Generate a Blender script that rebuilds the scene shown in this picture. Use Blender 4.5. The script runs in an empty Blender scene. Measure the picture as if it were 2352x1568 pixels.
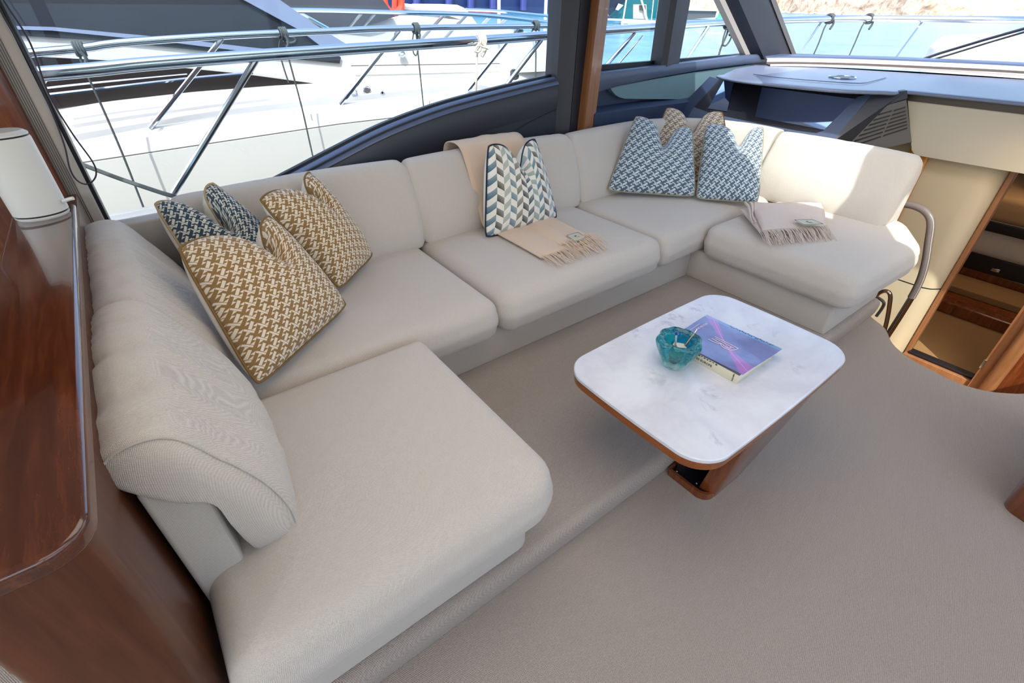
import bpy, bmesh, math, random
from mathutils import Vector, Matrix
random.seed(7)
PI = math.pi
SC = bpy.context.scene
COL = SC.collection

# ------------------------------------------------------------------ camera
cam_d = bpy.data.cameras.new('camera')
cam_d.sensor_fit = 'HORIZONTAL'; cam_d.sensor_width = 36.0
cam_d.lens = 36.0 * 1101 / 2352
cam_d.clip_start = 0.02; cam_d.clip_end = 6000
cam = bpy.data.objects.new('camera', cam_d); COL.objects.link(cam)
_p, _w, _r = math.radians(35.0), math.radians(37.47), math.radians(.5)
_f = Vector((math.sin(_w)*math.cos(_p), math.cos(_w)*math.cos(_p), -math.sin(_p)))
_r0 = Vector((math.cos(_w), -math.sin(_w), 0)); _u0 = _r0.cross(_f)
_rt = _r0*math.cos(_r)+_u0*math.sin(_r); _up = _u0*math.cos(_r)-_r0*math.sin(_r)
cam.matrix_world = Matrix(((_rt.x, _up.x, -_f.x, 0), (_rt.y, _up.y, -_f.y, 0), (_rt.z, _up.z, -_f.z, 1.6), (0, 0, 0, 1)))
SC.camera = cam

# ------------------------------------------------------------------ light
SUN_TO = Vector((-.45, -.50, .82)).normalized()
w = bpy.data.worlds.new('sky'); SC.world = w; w.use_nodes = True
nt = w.node_tree; nt.nodes.clear()
sky = nt.nodes.new('ShaderNodeTexSky'); sky.sky_type = 'NISHITA'; sky.sun_disc = False
sky.sun_elevation = math.radians(56); sky.sun_rotation = math.radians(240); sky.altitude = 0; sky.air_density = 1.0; sky.dust_density = 3.5; sky.ozone_density = 1.2
bg = nt.nodes.new('ShaderNodeBackground'); bg.inputs[1].default_value = .66
wo = nt.nodes.new('ShaderNodeOutputWorld')
nt.links.new(sky.outputs[0], bg.inputs[0]); nt.links.new(bg.outputs[0], wo.inputs[0])
sd = bpy.data.lights.new('sun', 'SUN'); sd.energy = 6.0; sd.angle = math.radians(.6); sd.color = (1, .96, .9)
so = bpy.data.objects.new('sun', sd); COL.objects.link(so); so.rotation_euler = SUN_TO.to_track_quat('Z', 'Y').to_euler()
def area(name, loc, size, power, color, target=None, sy=None):
    d = bpy.data.lights.new(name, 'AREA'); d.energy = power; d.color = color; d.shape = 'RECTANGLE'; d.size = size; d.size_y = sy or size
    o = bpy.data.objects.new(name, d); COL.objects.link(o); o.location = loc
    if target is not None:
        o.rotation_euler = (Vector(loc)-Vector(target)).to_track_quat('Z', 'Y').to_euler()
    return o
area('saloon_fill_light', (1.0, .9, 2.10), 1.6, 15, (1, .90, .80), (1.0, .9, 0), 1.2)  # added fill lamp to brighten the interior, no visible fixture
area('saloon_fill_light', (.6, -.9, 2.10), 2.2, 14, (1, .89, .78), (.6, -.9, 0), 1.0)  # second added fill, also without a fixture
area('aft_fill_light', (-1.4, .6, 2.10), 1.2, 9, (1, .89, .78), (-1.4, .6, 0), 1.2)  # another unseen fill lamp added for overall brightness
area('cabin_ceiling_light', (5.6, .3, 1.0), .5, 5, (1, .72, .42), (5.6, .3, -1), .5)
area('stair_ceiling_light', (3.75, .3, 1.02), .2, 2.0, (1, .75, .45), (4.1, .6, -1), .2)
SC.view_settings.view_transform = 'Standard'; SC.view_settings.look = 'None'
SC.view_settings.gamma = 1.0; SC.view_settings.exposure = -0.08; SC.view_settings.use_curve_mapping = False

# ------------------------------------------------------------------ helpers
def link(o, parent=None):
    COL.objects.link(o)
    if parent is not None: o.parent = parent
    return o
def tag(o, label=None, cat=None, group=None, kind=None):
    if label: o['label'] = label
    if cat: o['category'] = cat
    if group: o['group'] = group
    if kind: o['kind'] = kind
    return o
def thing(name, label, cat, loc=(0, 0, 0), group=None):
    o = bpy.data.objects.new(name, None); o.empty_display_size = .05; link(o); o.location = loc
    return tag(o, label, cat, group)
def mesh(name, verts, faces, mat, parent=None, smooth=True, uvs=None, mats=None, sharp=35):
    """verts in world space; re-centred on the parent's location"""
    me = bpy.data.meshes.new(name)
    off = Vector(parent.matrix_basis.translation) if parent is not None else Vector((0, 0, 0))
    if parent is not None and parent.parent is not None: off += Vector(parent.parent.matrix_basis.translation)
    me.from_pydata([tuple(Vector(v)-off) for v in verts], [], faces)
    for m in (mat if isinstance(mat, (list, tuple)) else [mat]): me.materials.append(m)
    if mats: me.polygons.foreach_set('material_index', mats)
    if uvs:
        ul = me.uv_layers.new(name='UVMap')
        for lp in me.loops: ul.data[lp.index].uv = uvs[lp.vertex_index]
    me.validate(); 
    bm = bmesh.new(); bm.from_mesh(me); bmesh.ops.recalc_face_normals(bm, faces=bm.faces); bm.to_mesh(me); bm.free()
    if smooth:
        me.polygons.foreach_set('use_smooth', [True]*len(me.polygons))
        if sharp: me.set_sharp_from_angle(angle=math.radians(sharp))
    me.update()
    o = bpy.data.objects.new(name, me)
    return link(o, parent)
def structure(o): o['kind'] = 'structure'; return o
class G:
    """collects raw geometry, built as one mesh"""
    def __init__(s): s.v = []; s.f = []
    def add(s, v, f):
        n = len(s.v); s.v += [tuple(a) for a in v]; s.f += [tuple(i+n for i in q) for q in f]; return s
    def box(s, lo, hi, r=0.0):
        x0, y0, z0 = lo; x1, y1, z1 = hi
        if r <= 0:
            v = [(x, y, z) for z in (z0, z1) for y in (y0, y1) for x in (x0, x1)]
            f = [(0, 2, 3, 1), (4, 5, 7, 6), (0, 1, 5, 4), (2, 6, 7, 3), (0, 4, 6, 2), (1, 3, 7, 5)]
            return s.add(v, f)
        return s.pad([(x0, y0), (x1, y0), (x1, y1), (x0, y1)], z0, z1, r, r, rc=max(r*1.2, .003), n=3)
    def pad(s, corners, z0, z1, rt, rb, rc=.03, n=6, puff=0.0, bulge=0.0, nrt=5, drop=None, rings=(.85, .6, .3)):
        """solid with filleted plan outline, rounded top and bottom edges"""
        rcs = rc if isinstance(rc, (list, tuple)) else [rc]*len(corners)
        prof = []
        k = nrt
        for i in range(k+1):
            a = PI/2*i/k; prof.append((rb*(1-math.sin(a)) if rb else 0, z0+rb*(1-math.cos(a))))
        if bulge:
            for t in (.25, .5, .75): prof.append((-bulge*math.sin(PI*t), z0+rb+(z1-rt-z0-rb)*t))
        for i in range(k+1):
            a = PI/2*i/k; prof.append((rt*(1-math.cos(a)) if rt else 0, z1-rt+rt*math.sin(a)))
        outl = [fillet(corners, rcs, d, n) for d, _ in prof]
        m = len(outl[0]); v = []; f = []
        for (d, z), o in zip(prof, outl): v += [(x, y, z) for x, y in o]
        for j in range(len(prof)-1):
            for i in range(m):
                a = j*m+i; b = j*m+(i+1) % m; f.append((a, b, b+m, a+m))
        last = outl[-1]; cx = sum(p[0] for p in last)/m; cy = sum(p[1] for p in last)/m
        if puff:
            base = (len(prof)-1)*m
            for r_ in rings:
                nb = len(v); v += [(cx+(x-cx)*r_, cy+(y-cy)*r_, z1+puff*(1-r_**2.2)) for x, y in last]
                for i in range(m):
                    f.append((base+i, base+(i+1) % m, nb+(i+1) % m, nb+i))
                base = nb
            v.append((cx, cy, z1+puff)); c = len(v)-1
            for i in range(m): f.append((base+i, base+(i+1) % m, c))
        else:
            f.append(tuple((len(prof)-1)*m+i for i in range(m)))
        f.append(tuple(reversed(range(m))))
        return s.add(v, f)
    def tube(s, pts, r, seg=8, closed=False, sm=0, cap=True, taper=None):
        P = [Vector(p) for p in pts]
        if sm: P = smooth_path(P, sm, closed)
        n = len(P); rings = []; prev = None
        for i, p in enumerate(P):
            a = P[(i-1) % n] if (closed or i > 0) else P[i]; b = P[(i+1) % n] if (closed or i < n-1) else P[i]
            t = (b-a); t = t.normalized() if t.length > 1e-9 else Vector((0, 0, 1))
            if prev is None:
                u = t.cross(Vector((0, 0, 1)));
                if u.length < .1: u = t.cross(Vector((1, 0, 0)))
            else: u = prev - t*prev.dot(t)
            u.normalize(); prev = u; w_ = t.cross(u)
            rr = r if taper is None else r*taper(i/(n-1))
            rings.append([p+(u*math.cos(2*PI*k/seg)+w_*math.sin(2*PI*k/seg))*rr for k in range(seg)])
        v = [q for R_ in rings for q in R_]; f = []
        for j in range(n if closed else n-1):
            for k in range(seg):
                a = j*seg+k; b = j*seg+(k+1) % seg; c = ((j+1) % n)*seg
                f.append((a, b, c+(k+1) % seg, c+k))
        if not closed and cap: f += [tuple(reversed(range(seg))), tuple((n-1)*seg+k for k in range(seg))]
        return s.add(v, f)
    def prism(s, pts, vec):
        """planar polygon extruded by vec"""
        n = len(pts); vec = Vector(vec); P = [Vector(p) for p in pts]
        v = P+[p+vec for p in P]; f = [tuple(range(n)), tuple(reversed(range(n, 2*n)))]
        for i in range(n): f.append((i, (i+1) % n, n+(i+1) % n, n+i))
        return s.add(v, f)
    def lathe(s, prof, c, seg=24, lobe=None):
        m = seg; v = []; f = []
        for j, (r, z) in enumerate(prof):
            for k in range(m):
                a = 2*PI*k/m; rr = r*(lobe(a, j/(len(prof)-1)) if lobe else 1)
                v.append((c[0]+rr*math.cos(a), c[1]+rr*math.sin(a), c[2]+z))
        for j in range(len(prof)-1):
            for k in range(m):
                a = j*m+k; b = j*m+(k+1) % m; f.append((a, b, b+m, a+m))
        f += [tuple(reversed(range(m))), tuple((len(prof)-1)*m+k for k in range(m))]
        return s.add(v, f)
    def build(s, name, mat, parent=None, smooth=True, sharp=35, **k):
        return mesh(name, s.v, s.f, mat, parent, smooth, sharp=sharp, **k)
def fillet(corners, rcs, d, n):
    """polygon (ccw) inset by d with filleted corners; constant vertex count"""
    P = [Vector((c[0], c[1])) for c in corners]; N = len(P); out = []
    ar = sum(P[i].x*P[(i+1) % N].y-P[(i+1) % N].x*P[i].y for i in range(N))
    sgn = 1 if ar > 0 else -1
    for i in range(N):
        a = P[i-1]; b = P[i]; c = P[(i+1) % N]
        e1 = (b-a).normalized(); e2 = (c-b).normalized()
        n1 = Vector((-e1.y, e1.x))*sgn; n2 = Vector((-e2.y, e2.x))*sgn
        cr = (e1.x*e2.y-e1.y*e2.x)*sgn
        h = (n1+n2); h = h/max(1e-6, (1+n1.dot(n2)))
        q = b+h*d
        convex = cr > 0
        r = max((rcs[i]-d) if convex else (rcs[i]+d), .0015)
        ang = math.acos(max(-1, min(1, e1.dot(e2))))
        if ang < 1e-3:
            out += [(q.x, q.y)]*(n+1); continue
        tl = r*math.tan(ang/2)
        s0 = q-e1*tl; s1 = q+e2*tl
        cen = s0+(n1 if convex else -n1)*r
        v0 = s0-cen; v1 = s1-cen; a0 = math.atan2(v0.y, v0.x); a1 = math.atan2(v1.y, v1.x)
        da = a1-a0
        while da > PI: da -= 2*PI
        while da < -PI: da += 2*PI
        for k in range(n+1):
            aa = a0+da*k/n; out.append((cen.x+r*math.cos(aa), cen.y+r*math.sin(aa)))
    # subdivide the straights so long edges can bend
    return out
def smooth_path(P, k, closed=False):
    n = len(P); out = []
    rng = range(n if closed else n-1)
    for i in rng:
        p0 = P[(i-1) % n] if (closed or i > 0) else P[0]*2-P[1]
        p1 = P[i]; p2 = P[(i+1) % n]
        p3 = P[(i+2) % n] if (closed or i < n-2) else P[-1]*2-P[-2]
        for j in range(k):
            t = j/k
            out.append(.5*((2*p1)+(-p0+p2)*t+(2*p0-5*p1+4*p2-p3)*t*t+(-p0+3*p1-3*p2+p3)*t**3))
    if not closed: out.append(P[-1])
    return out
def lerp_line(pts, x, ax=0):
    pts = sorted(pts, key=lambda p: p[ax])
    if x <= pts[0][ax]: a, b = pts[0], pts[1]
    elif x >= pts[-1][ax]: a, b = pts[-2], pts[-1]
    else:
        for a, b in zip(pts, pts[1:]):
            if a[ax] <= x <= b[ax]: break
    t = (x-a[ax])/(b[ax]-a[ax]) if b[ax] != a[ax] else 0
    return tuple(a[i]+(b[i]-a[i])*t for i in range(3))
def grid(rows):
    m = len(rows[0]); v = [p for r in rows for p in r]
    f = [(j*m+i, j*m+i+1, (j+1)*m+i+1, (j+1)*m+i) for j in range(len(rows)-1) for i in range(m-1)]
    return v, f

# ------------------------------------------------------------------ node helper
class E:
    nt = None
    def __init__(s, sock): s.s = sock
    @staticmethod
    def op(kind, *a, clamp=False):
        n = E.nt.nodes.new('ShaderNodeMath'); n.operation = kind; n.use_clamp = clamp
        for i, x in enumerate(a):
            if isinstance(x, E): E.nt.links.new(x.s, n.inputs[i])
            else: n.inputs[i].default_value = x
        return E(n.outputs[0])
    def __add__(s, o): return E.op('ADD', s, o)
    def __radd__(s, o): return E.op('ADD', o, s)
    def __sub__(s, o): return E.op('SUBTRACT', s, o)
    def __rsub__(s, o): return E.op('SUBTRACT', o, s)
    def __mul__(s, o): return E.op('MULTIPLY', s, o)
    def __rmul__(s, o): return E.op('MULTIPLY', o, s)
    def __truediv__(s, o): return E.op('DIVIDE', s, o)
    def __lt__(s, o): return E.op('LESS_THAN', s, o)
    def __gt__(s, o): return E.op('GREATER_THAN', s, o)
    def floor(s): return E.op('FLOOR', s)
    def frac(s): return E.op('FRACT', s)
    def mod(s, m): return E.op('FLOORED_MODULO', s, m)
    def sin(s): return E.op('SINE', s)
    def abs(s): return E.op('ABSOLUTE', s)
def srgb(h):
    if isinstance(h, str): c = [int(h[i:i+2], 16)/255 for i in (0, 2, 4)]
    else: c = [x/255 for x in h]
    return tuple((x/12.92 if x <= .04045 else ((x+.055)/1.055)**2.4) for x in c)+(1,)
def newmat(name):
    m = bpy.data.materials.new(name); m.use_nodes = True; nt = m.node_tree; E.nt = nt
    b = nt.nodes['Principled BSDF']; return m, nt, b
def L(a, b): E.nt.links.new(a, b)
def coords(kind='Object'):
    n = E.nt.nodes.new('ShaderNodeTexCoord'); return n.outputs[kind]
def xyz(sock):
    n = E.nt.nodes.new('ShaderNodeSeparateXYZ'); L(sock, n.inputs[0]); return E(n.outputs[0]), E(n.outputs[1]), E(n.outputs[2])
def mixc(fac, a, b):
    n = E.nt.nodes.new('ShaderNodeMix'); n.data_type = 'RGBA'
    if isinstance(fac, E): L(fac.s, n.inputs[0])
    else: n.inputs[0].default_value = fac
    for i, x in ((6, a), (7, b)):
        if isinstance(x, tuple): n.inputs[i].default_value = x
        else: L(x, n.inputs[i])
    return n.outputs[2]
def noise(vec, scale, detail=3, rough=.5, dist=0, mapping=None):
    if mapping:
        mp = E.nt.nodes.new('ShaderNodeMapping'); L(vec, mp.inputs[0]); mp.inputs['Scale'].default_value = mapping; vec = mp.outputs[0]
    n = E.nt.nodes.new('ShaderNodeTexNoise'); L(vec, n.inputs['Vector']); n.inputs['Scale'].default_value = scale
    n.inputs['Detail'].default_value = detail; n.inputs['Roughness'].default_value = rough; n.inputs['Distortion'].default_value = dist
    return E(n.outputs['Fac'])
def ramp(fac, stops, interp='LINEAR'):
    n = E.nt.nodes.new('ShaderNodeValToRGB'); L(fac.s, n.inputs[0]); cr = n.color_ramp; cr.interpolation = interp
    while len(cr.elements) < len(stops): cr.elements.new(.5)
    for e, (p, c) in zip(cr.elements, stops): e.position = p; e.color = c if isinstance(c, tuple) else (c, c, c, 1)
    return n.outputs[0]
def bump(b, h, strength=.3, dist=.01):
    n = E.nt.nodes.new('ShaderNodeBump'); L(h.s if isinstance(h, E) else h, n.inputs['Height']); n.inputs['Strength'].default_value = strength; n.inputs['Distance'].default_value = dist
    L(n.outputs[0], b.inputs['Normal'])
def plain(name, col, rough=.5, metal=0, coat=0, spec=None, var=0, vscale=8, bumpy=0, bscale=60, em=None):
    m, nt, b = newmat(name); c = srgb(col) if not (isinstance(col, tuple) and len(col) == 4) else col
    b.inputs['Roughness'].default_value = rough; b.inputs['Metallic'].default_value = metal
    b.inputs['Coat Weight'].default_value = coat; b.inputs['Coat Roughness'].default_value = .05
    if spec is not None: b.inputs['Specular IOR Level'].default_value = spec
    co = coords()
    nz = noise(co, vscale, 4)
    d = tuple(x*(1-var) for x in c[:3])+(1,)
    L(mixc(nz, d, c), b.inputs['Base Color'])
    if bumpy: bump(b, noise(co, bscale, 3), bumpy, .004)
    if em: b.inputs['Emission Color'].default_value = c; b.inputs['Emission Strength'].default_value = em
    return m
def fabric(name, col, thread=.0032, strength=.5, var=.1, dark=.66, axis='xy'):
    m, nt, b = newmat(name); c = srgb(col); co = coords(); x, y, z = xyz(co)
    k = 2*PI/thread
    if axis == 'uv':
        x, y, z = xyz(coords('UV')); zz = y
        wv = (x*k).sin()*(y*k).sin()
    else:
        wv = (((x+z*.7)*k).sin()+1.0)*.5*((((y+z*.7)*k).sin()+1.0)*.5)+((1.0-((x+z*.7)*k).sin())*.5)*((1.0-((y+z*.7)*k).sin())*.5)
    nz = noise(co, 260, 2); n2 = noise(co, 5, 3)
    d = tuple(v*dark for v in c[:3])+(1,)
    L(mixc(E.op('MULTIPLY', wv*.75+nz*.5, 1.0, clamp=True), d, c), b.inputs['Base Color'])
    b.inputs['Roughness'].default_value = .92; b.inputs['Specular IOR Level'].default_value = .15
    b.inputs['Sheen Weight'].default_value = .25; b.inputs['Sheen Roughness'].default_value = .5
    bump(b, wv*.7+nz*.3+n2*.4, strength, thread*.5)
    return m
def wood(name, dark, mid, light, rough=.18, coat=.6, along='y', scale=6):
    m, nt, b = newmat(name); co = coords()
    mp = {'x': (.6, 9, 9), 'y': (9, .6, 9), 'z': (9, 9, .6)}[along]
    n1 = noise(co, scale*.35, 6, .6, 1.2, mp); n2 = noise(co, scale*3.2, 4, .6, .4, mp)
    n3 = noise(co, 1.1, 2, .5)
    col = ramp(n1*.75+n2*.25+n3*.12-.06, [(.25, srgb(dark)), (.48, srgb(mid)), (.72, srgb(light))])
    L(col, b.inputs['Base Color']); b.inputs['Roughness'].default_value = rough; b.inputs['Coat Weight'].default_value = coat; b.inputs['Coat Roughness'].default_value = .06
    bump(b, n2, .06, .003)
    return m
def thinglass(name, tint=(.93, .97, .97, 1), refl=.9):
    m, nt, b = newmat(name); nt.nodes.remove(b)
    tr = nt.nodes.new('ShaderNodeBsdfTransparent'); tr.inputs[0].default_value = tint
    gl = nt.nodes.new('ShaderNodeBsdfGlossy'); gl.inputs['Roughness'].default_value = .0; gl.inputs[0].default_value = (refl, refl, refl, 1)
    lw = nt.nodes.new('ShaderNodeLayerWeight'); lw.inputs[0].default_value = .5; fr_ = E.op('POWER', E(lw.outputs['Facing']), 4.0)*.35+.02
    mx = nt.nodes.new('ShaderNodeMixShader'); L(fr_.s, mx.inputs[0]); L(tr.outputs[0], mx.inputs[1]); L(gl.outputs[0], mx.inputs[2])
    L(mx.outputs[0], nt.nodes['Material Output'].inputs[0]); return m
def lattice(name, dark, light, unit, rot=0.0):
    """woven fretwork of bars and split squares"""
    m, nt, b = newmat(name); u, v, _ = xyz(coords('UV'))
    cr, sr = math.cos(rot), math.sin(rot)
    p = (u*cr+v*sr)*(1/unit); q = (u*sr-v*cr)*(1/unit)
    ip = p.floor(); q2 = q*2.0; iq = q2.floor(); fp = p.frac(); fq = q2.frac()
    phi = (iq-ip*6.0).mod(22.0)
    light_set = (0, 1, 2, 3, 4, 10, 20)
    st = []
    for k in range(22): st.append((k/22, 1.0 if k in light_set else (0.5 if k in (5, 6, 7, 8, 16, 17, 18, 19) else 0.0)))
    n = E.nt.nodes.new('ShaderNodeValToRGB'); cr_ = n.color_ramp; cr_.interpolation = 'CONSTANT'
    merged = [st[0]]
    for s_ in st[1:]:
        if s_[1] != merged[-1][1]: merged.append(s_)
    while len(cr_.elements) < len(merged): cr_.elements.new(.99)
    for e, (pp, c) in zip(cr_.elements, merged): e.position = pp; e.color = (c, c, c, 1)
    L(((phi+.5)/22.0).s, n.inputs[0])
    g = nt.nodes.new('ShaderNodeSeparateColor'); L(n.outputs[0], g.inputs[0]); cls = E(g.outputs[0])
    isT = (cls > .3)*(cls < .7)
    isL = cls > .7
    grpA = phi > 15.5
    odd = phi.mod(2.0) > .5
    half = grpA*odd+(1.0-grpA)*(1.0-odd)
    y = (fq+half)*.5
    tA = (fp+y) > 1.0; tB = (fp+y) < 1.0
    inn = (fp > .03)*(fp < .97)*(y > .04)*(y < .96)
    tri = (grpA*tA+(1.0-grpA)*tB)*inn
    isV = phi < 3.5
    e0 = phi < .5; e3 = (phi > 2.5)*isV; hl = (phi > 9.5)*(phi < 10.5); hr = phi > 19.5
    vin = (fp > .06)*(fp < .94)*(1.0-e0*(fq < .14))*(1.0-e3*(fq > .84))
    hin = (fq > .12)*(fq < .97)*(1.0-hl*(fp < .12))*(1.0-hr*(hr*(phi < 20.5))*(fp > .92))
    isL = isL*(isV*vin+(1.0-isV)*hin)
    f = E.op('ADD', isL, isT*tri, clamp=True)
    nz = noise(coords(), 300, 2)
    L(mixc(f*(.8+nz*.25), srgb(dark), srgb(light)), b.inputs['Base Color'])
    b.inputs['Roughness'].default_value = .85; b.inputs['Sheen Weight'].default_value = .3; b.inputs['Specular IOR Level'].default_value = .2
    bump(b, f+nz*.3, .35, .001)
    return m
def chevron(name, unit):
    m, nt, b = newmat(name); u, v, _ = xyz(coords('UV'))
    s = u*(1/unit); c = s.floor(); fu = s.frac(); odd = c.mod(2.0)
    sl = (odd*2.0-1.0)*(fu-.5)*.40
    t = v*(1/(unit*1.75))+sl+c*.5
    k = t.frac(); stripe = k < .5
    cols = ['2f6178', '3a332b', 'a7aaa2', '5c7c8c', '77715f', '2b2a33', '2b4560', '8fa3a0', '49788c', '46423c', '9fb0b4', '3b5a86']
    cc = ramp(((c+48.0).mod(12.0)+.5)/12.0, [(i/12, srgb(x)) for i, x in enumerate(cols)], 'CONSTANT')
    halfshade = E.op('MULTIPLY', (k*2.0).frac()*.35+fu*.25, 1.0)
    d = mixc(halfshade, cc, srgb('b9b8b0'))
    nz = noise(coords(), 20, 3)
    cream = mixc(nz, srgb('d6cec0'), srgb('e9e5dc'))
    L(mixc(stripe, cream, d), b.inputs['Base Color']); b.inputs['Roughness'].default_value = .85; b.inputs['Specular IOR Level'].default_value = .2
    return m

# ------------------------------------------------------------------ materials
M = {}
M['sofa'] = fabric('sofa_weave', (218, 207, 196), .0038, .8)
M['sofa_side'] = fabric('sofa_base_weave', (206, 198, 188), .003, .4)
M['pillow_back'] = fabric('pillow_back_linen', (224, 218, 208), .002, .25)
M['carpet'] = None
def carpet(name, col, col2, th):
    m, nt, b = newmat(name); co = coords(); x, y, z = xyz(co)
    k = 2*PI/th
    loops = ((x*k+(y*k*.5)).sin()+1.0)*.25+((y*k-(x+z)*k*.3).sin()+1.0)*.25
    nz = noise(co, 220, 3, .7); n3 = noise(co, 2.2, 3)
    L(mixc(E.op('MULTIPLY', loops*.45+nz*.8, 1.0, clamp=True), srgb(col2), srgb(col)), b.inputs['Base Color'])
    b.inputs['Roughness'].default_value = 1; b.inputs['Specular IOR Level'].default_value = .05; b.inputs['Sheen Weight'].default_value = .15
    bump(b, loops*.7+nz*.9+n3*.3, .8, .0025); return m
M['carpet'] = carpet('taupe_loop_carpet', (184, 172, 162), (126, 115, 106), .0046)
M['wood'] = wood('walnut_gloss', '2c0f05', '5b2812', '8a4a26', .12, .9, 'y')
M['wood_z'] = wood('walnut_gloss_upright', '3a1607', '6b3216', '8f5029', .2, .7, 'z')
M['wood_cab'] = wood('walnut_cabinet_body', '2a1005', '4c220b', '6a3818', .36, .25, 'z', 4)
M['wood_top'] = wood('walnut_top_gloss', '240d05', '4a200e', '70391e', .2, .8, 'y')
M['teak'] = wood('walnut_satin_post', '7d4d2e', '93603c', 'a8734c', .45, .2, 'z')
M['oak_rim'] = wood('table_rim_wood', '6a330f', '8a4716', 'a05a22', .25, .6, 'y', 9)
M['oak_side'] = wood('table_pedestal_wood', '4c230e', '6b3517', '844824', .22, .7, 'z', 9)
M['navy'] = plain('navy_leather', (36, 38, 50), .5, var=.1, bumpy=.08, bscale=400)
M['navy_lit'] = plain('navy_ledge_painted_lit', (84, 96, 128), .35, var=.08)  # navy with the daylight on the ledge put into its colour
M['char'] = plain('charcoal_trim', (44, 46, 56), .45, var=.1)
M['slate'] = plain('slate_blue_trim', (70, 80, 104), .4, var=.08)
M['slate_dark'] = plain('slate_navy_panel', (36, 50, 78), .5, var=.15)
M['black'] = plain('black_seal', (20, 18, 24), .4)
M['teal_leather'] = plain('teal_grey_insert', (104, 132, 140), .5, var=.15, bumpy=.1, bscale=300)
M['dash'] = plain('dash_leatherette', (112, 120, 142), .32, var=.06)
M['dash_side'] = plain('dash_side_grey', (90, 85, 84), .5, var=.05)
M['screen'] = plain('mirror_glass_screen', (176, 190, 220), .04, metal=1)
M['bronze'] = plain('bronze_trim', (78, 70, 64), .35, .3)
M['beige'] = plain('beige_leather', (190, 178, 158), .5, var=.05, bumpy=.05, bscale=300)
M['cream'] = plain('cream_lacquer', (200, 182, 152), .35, var=.05, coat=.2)
M['ivory'] = plain('ivory_frame', (188, 178, 168), .4, var=.04)
M['white'] = plain('white_plastic', (222, 220, 216), .35, var=.03)
M['gelcoat'] = plain('white_gelcoat', (196, 194, 190), .25, coat=.3, var=.03, vscale=1.5)
M['chrome'] = plain('polished_steel', (200, 204, 212), .12, 1)
M['bronze_chrome'] = plain('warm_chrome', (170, 150, 140), .15, 1)
M['leather'] = plain('dark_wrapped_leather', (104, 92, 88), .5, var=.15, bumpy=.2, bscale=500)
M['rope'] = plain('grey_rope', (66, 72, 74), .9, var=.4, vscale=80, bumpy=.4, bscale=300)
M['white_rope'] = plain('white_rope', (226, 216, 200), .9, var=.15, vscale=80)
M['cord'] = plain('dark_purple_cord', (38, 20, 44), .5)
M['dark_glass'] = plain('dark_tinted_glass', (48, 50, 58), .35, spec=.25, var=.45, vscale=1.2)
M['dark_window'] = plain('smoked_window', (34, 29, 32), .25, spec=.3, var=.3, vscale=3)
M['grey_frame'] = plain('grey_blue_frame', (120, 132, 160), .35, var=.08)
M['canvas'] = plain('dark_grey_canvas', (62, 64, 74), .8, var=.3, vscale=2)
M['glass'] = thinglass('clear_glass')
M['beigethrow'] = fabric('beige_wool', (216, 190, 166), .0024, .3, dark=.88)
M['pinkthrow'] = fabric('mushroom_wool', (206, 188, 176), .0024, .3, dark=.88)
M['tagcloth'] = plain('woven_label', (188, 188, 172), .8)
M['ink'] = plain('black_ink', (24, 24, 26), .6)
M['silver_ink'] = plain('silver_foil', (236, 214, 226), .3)
M['paper'] = plain('paper', (226, 222, 212), .8, var=.1)
M['gold'] = lattice('gold_fretwork', (142, 110, 68), (228, 214, 194), .0136, -.85)
M['navyfret'] = lattice('navy_fretwork', (48, 68, 84), (218, 214, 200), .0136, -.85)
M['bluefret'] = lattice('blue_fretwork', (82, 98, 112), (208, 216, 220), .0136, -.95)
M['tanfret'] = lattice('tan_fretwork', (140, 114, 88), (222, 210, 192), .0136, -.95)
M['chevron'] = chevron('chevron_print', .042)
M['pipe_gold'] = plain('gold_piping', (122, 92, 44), .7)
M['pipe_tan'] = plain('tan_piping', (170, 146, 110), .7)
M['pipe_blue'] = plain('grey_blue_piping', (150, 142, 120), .7)
M['pipe_navy'] = plain('navy_piping', (20, 26, 44), .7)
M['skin'] = plain('tan_leather_bedding', (178, 142, 104), .7, var=.1)

def marble():
    m, nt, b = newmat('white_marble'); co = coords()
    n1 = noise(co, 2.2, 8, .6, .35); n2 = noise(co, 9, 8, .7, .4); n3 = noise(co, 1.5, 3)
    f = E.op('MULTIPLY', (n1-.5).abs()*7.0, 1.0, clamp=True)
    patch = ramp(n3, [(.44, 0.0), (.60, 1.0)])
    c1 = mixc(f, srgb((208, 208, 216)), srgb((224, 225, 230)))
    dk = ramp(n2, [(.555, 0.0), (.68, 1.0)])
    mm = nt.nodes.new('ShaderNodeMath'); mm.operation = 'MULTIPLY'; L(dk, mm.inputs[0]); L(patch, mm.inputs[1])
    mm2 = nt.nodes.new('ShaderNodeMath'); mm2.operation = 'MULTIPLY'; L(mm.outputs[0], mm2.inputs[0]); mm2.inputs[1].default_value = .85
    L(mixc(E(mm2.outputs[0]), c1, srgb((140, 142, 158))), b.inputs['Base Color'])
    b.inputs['Roughness'].default_value = .22; b.inputs['Coat Weight'].default_value = .2; return m
M['marble'] = marble()

# ================================================================== SETTING
# ---- floor (ends in a curved edge above the companionway)
edge = [(3.42, .72), (3.36, .64), (3.30, .56), (3.16, .47), (3.08, .36), (3.05, .24), (3.035, .12), (3.07, .02), (3.13, -.05), (3.22, -.12), (3.4, -.2), (3.9, -.35), (4.2, -.45)]
edge = [(p.x, p.y) for p in smooth_path([Vector((a, b, 0)) for a, b in edge], 4)]
fl = [(-2.6, 2.7), (3.42, 2.7)]+edge+[(4.2, -2.3), (-2.6, -2.3)]
g = G(); g.prism([(x, y, 0) for x, y in fl], (0, 0, -.05))
structure(g.build('floor', M['carpet'], smooth=False))
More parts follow.
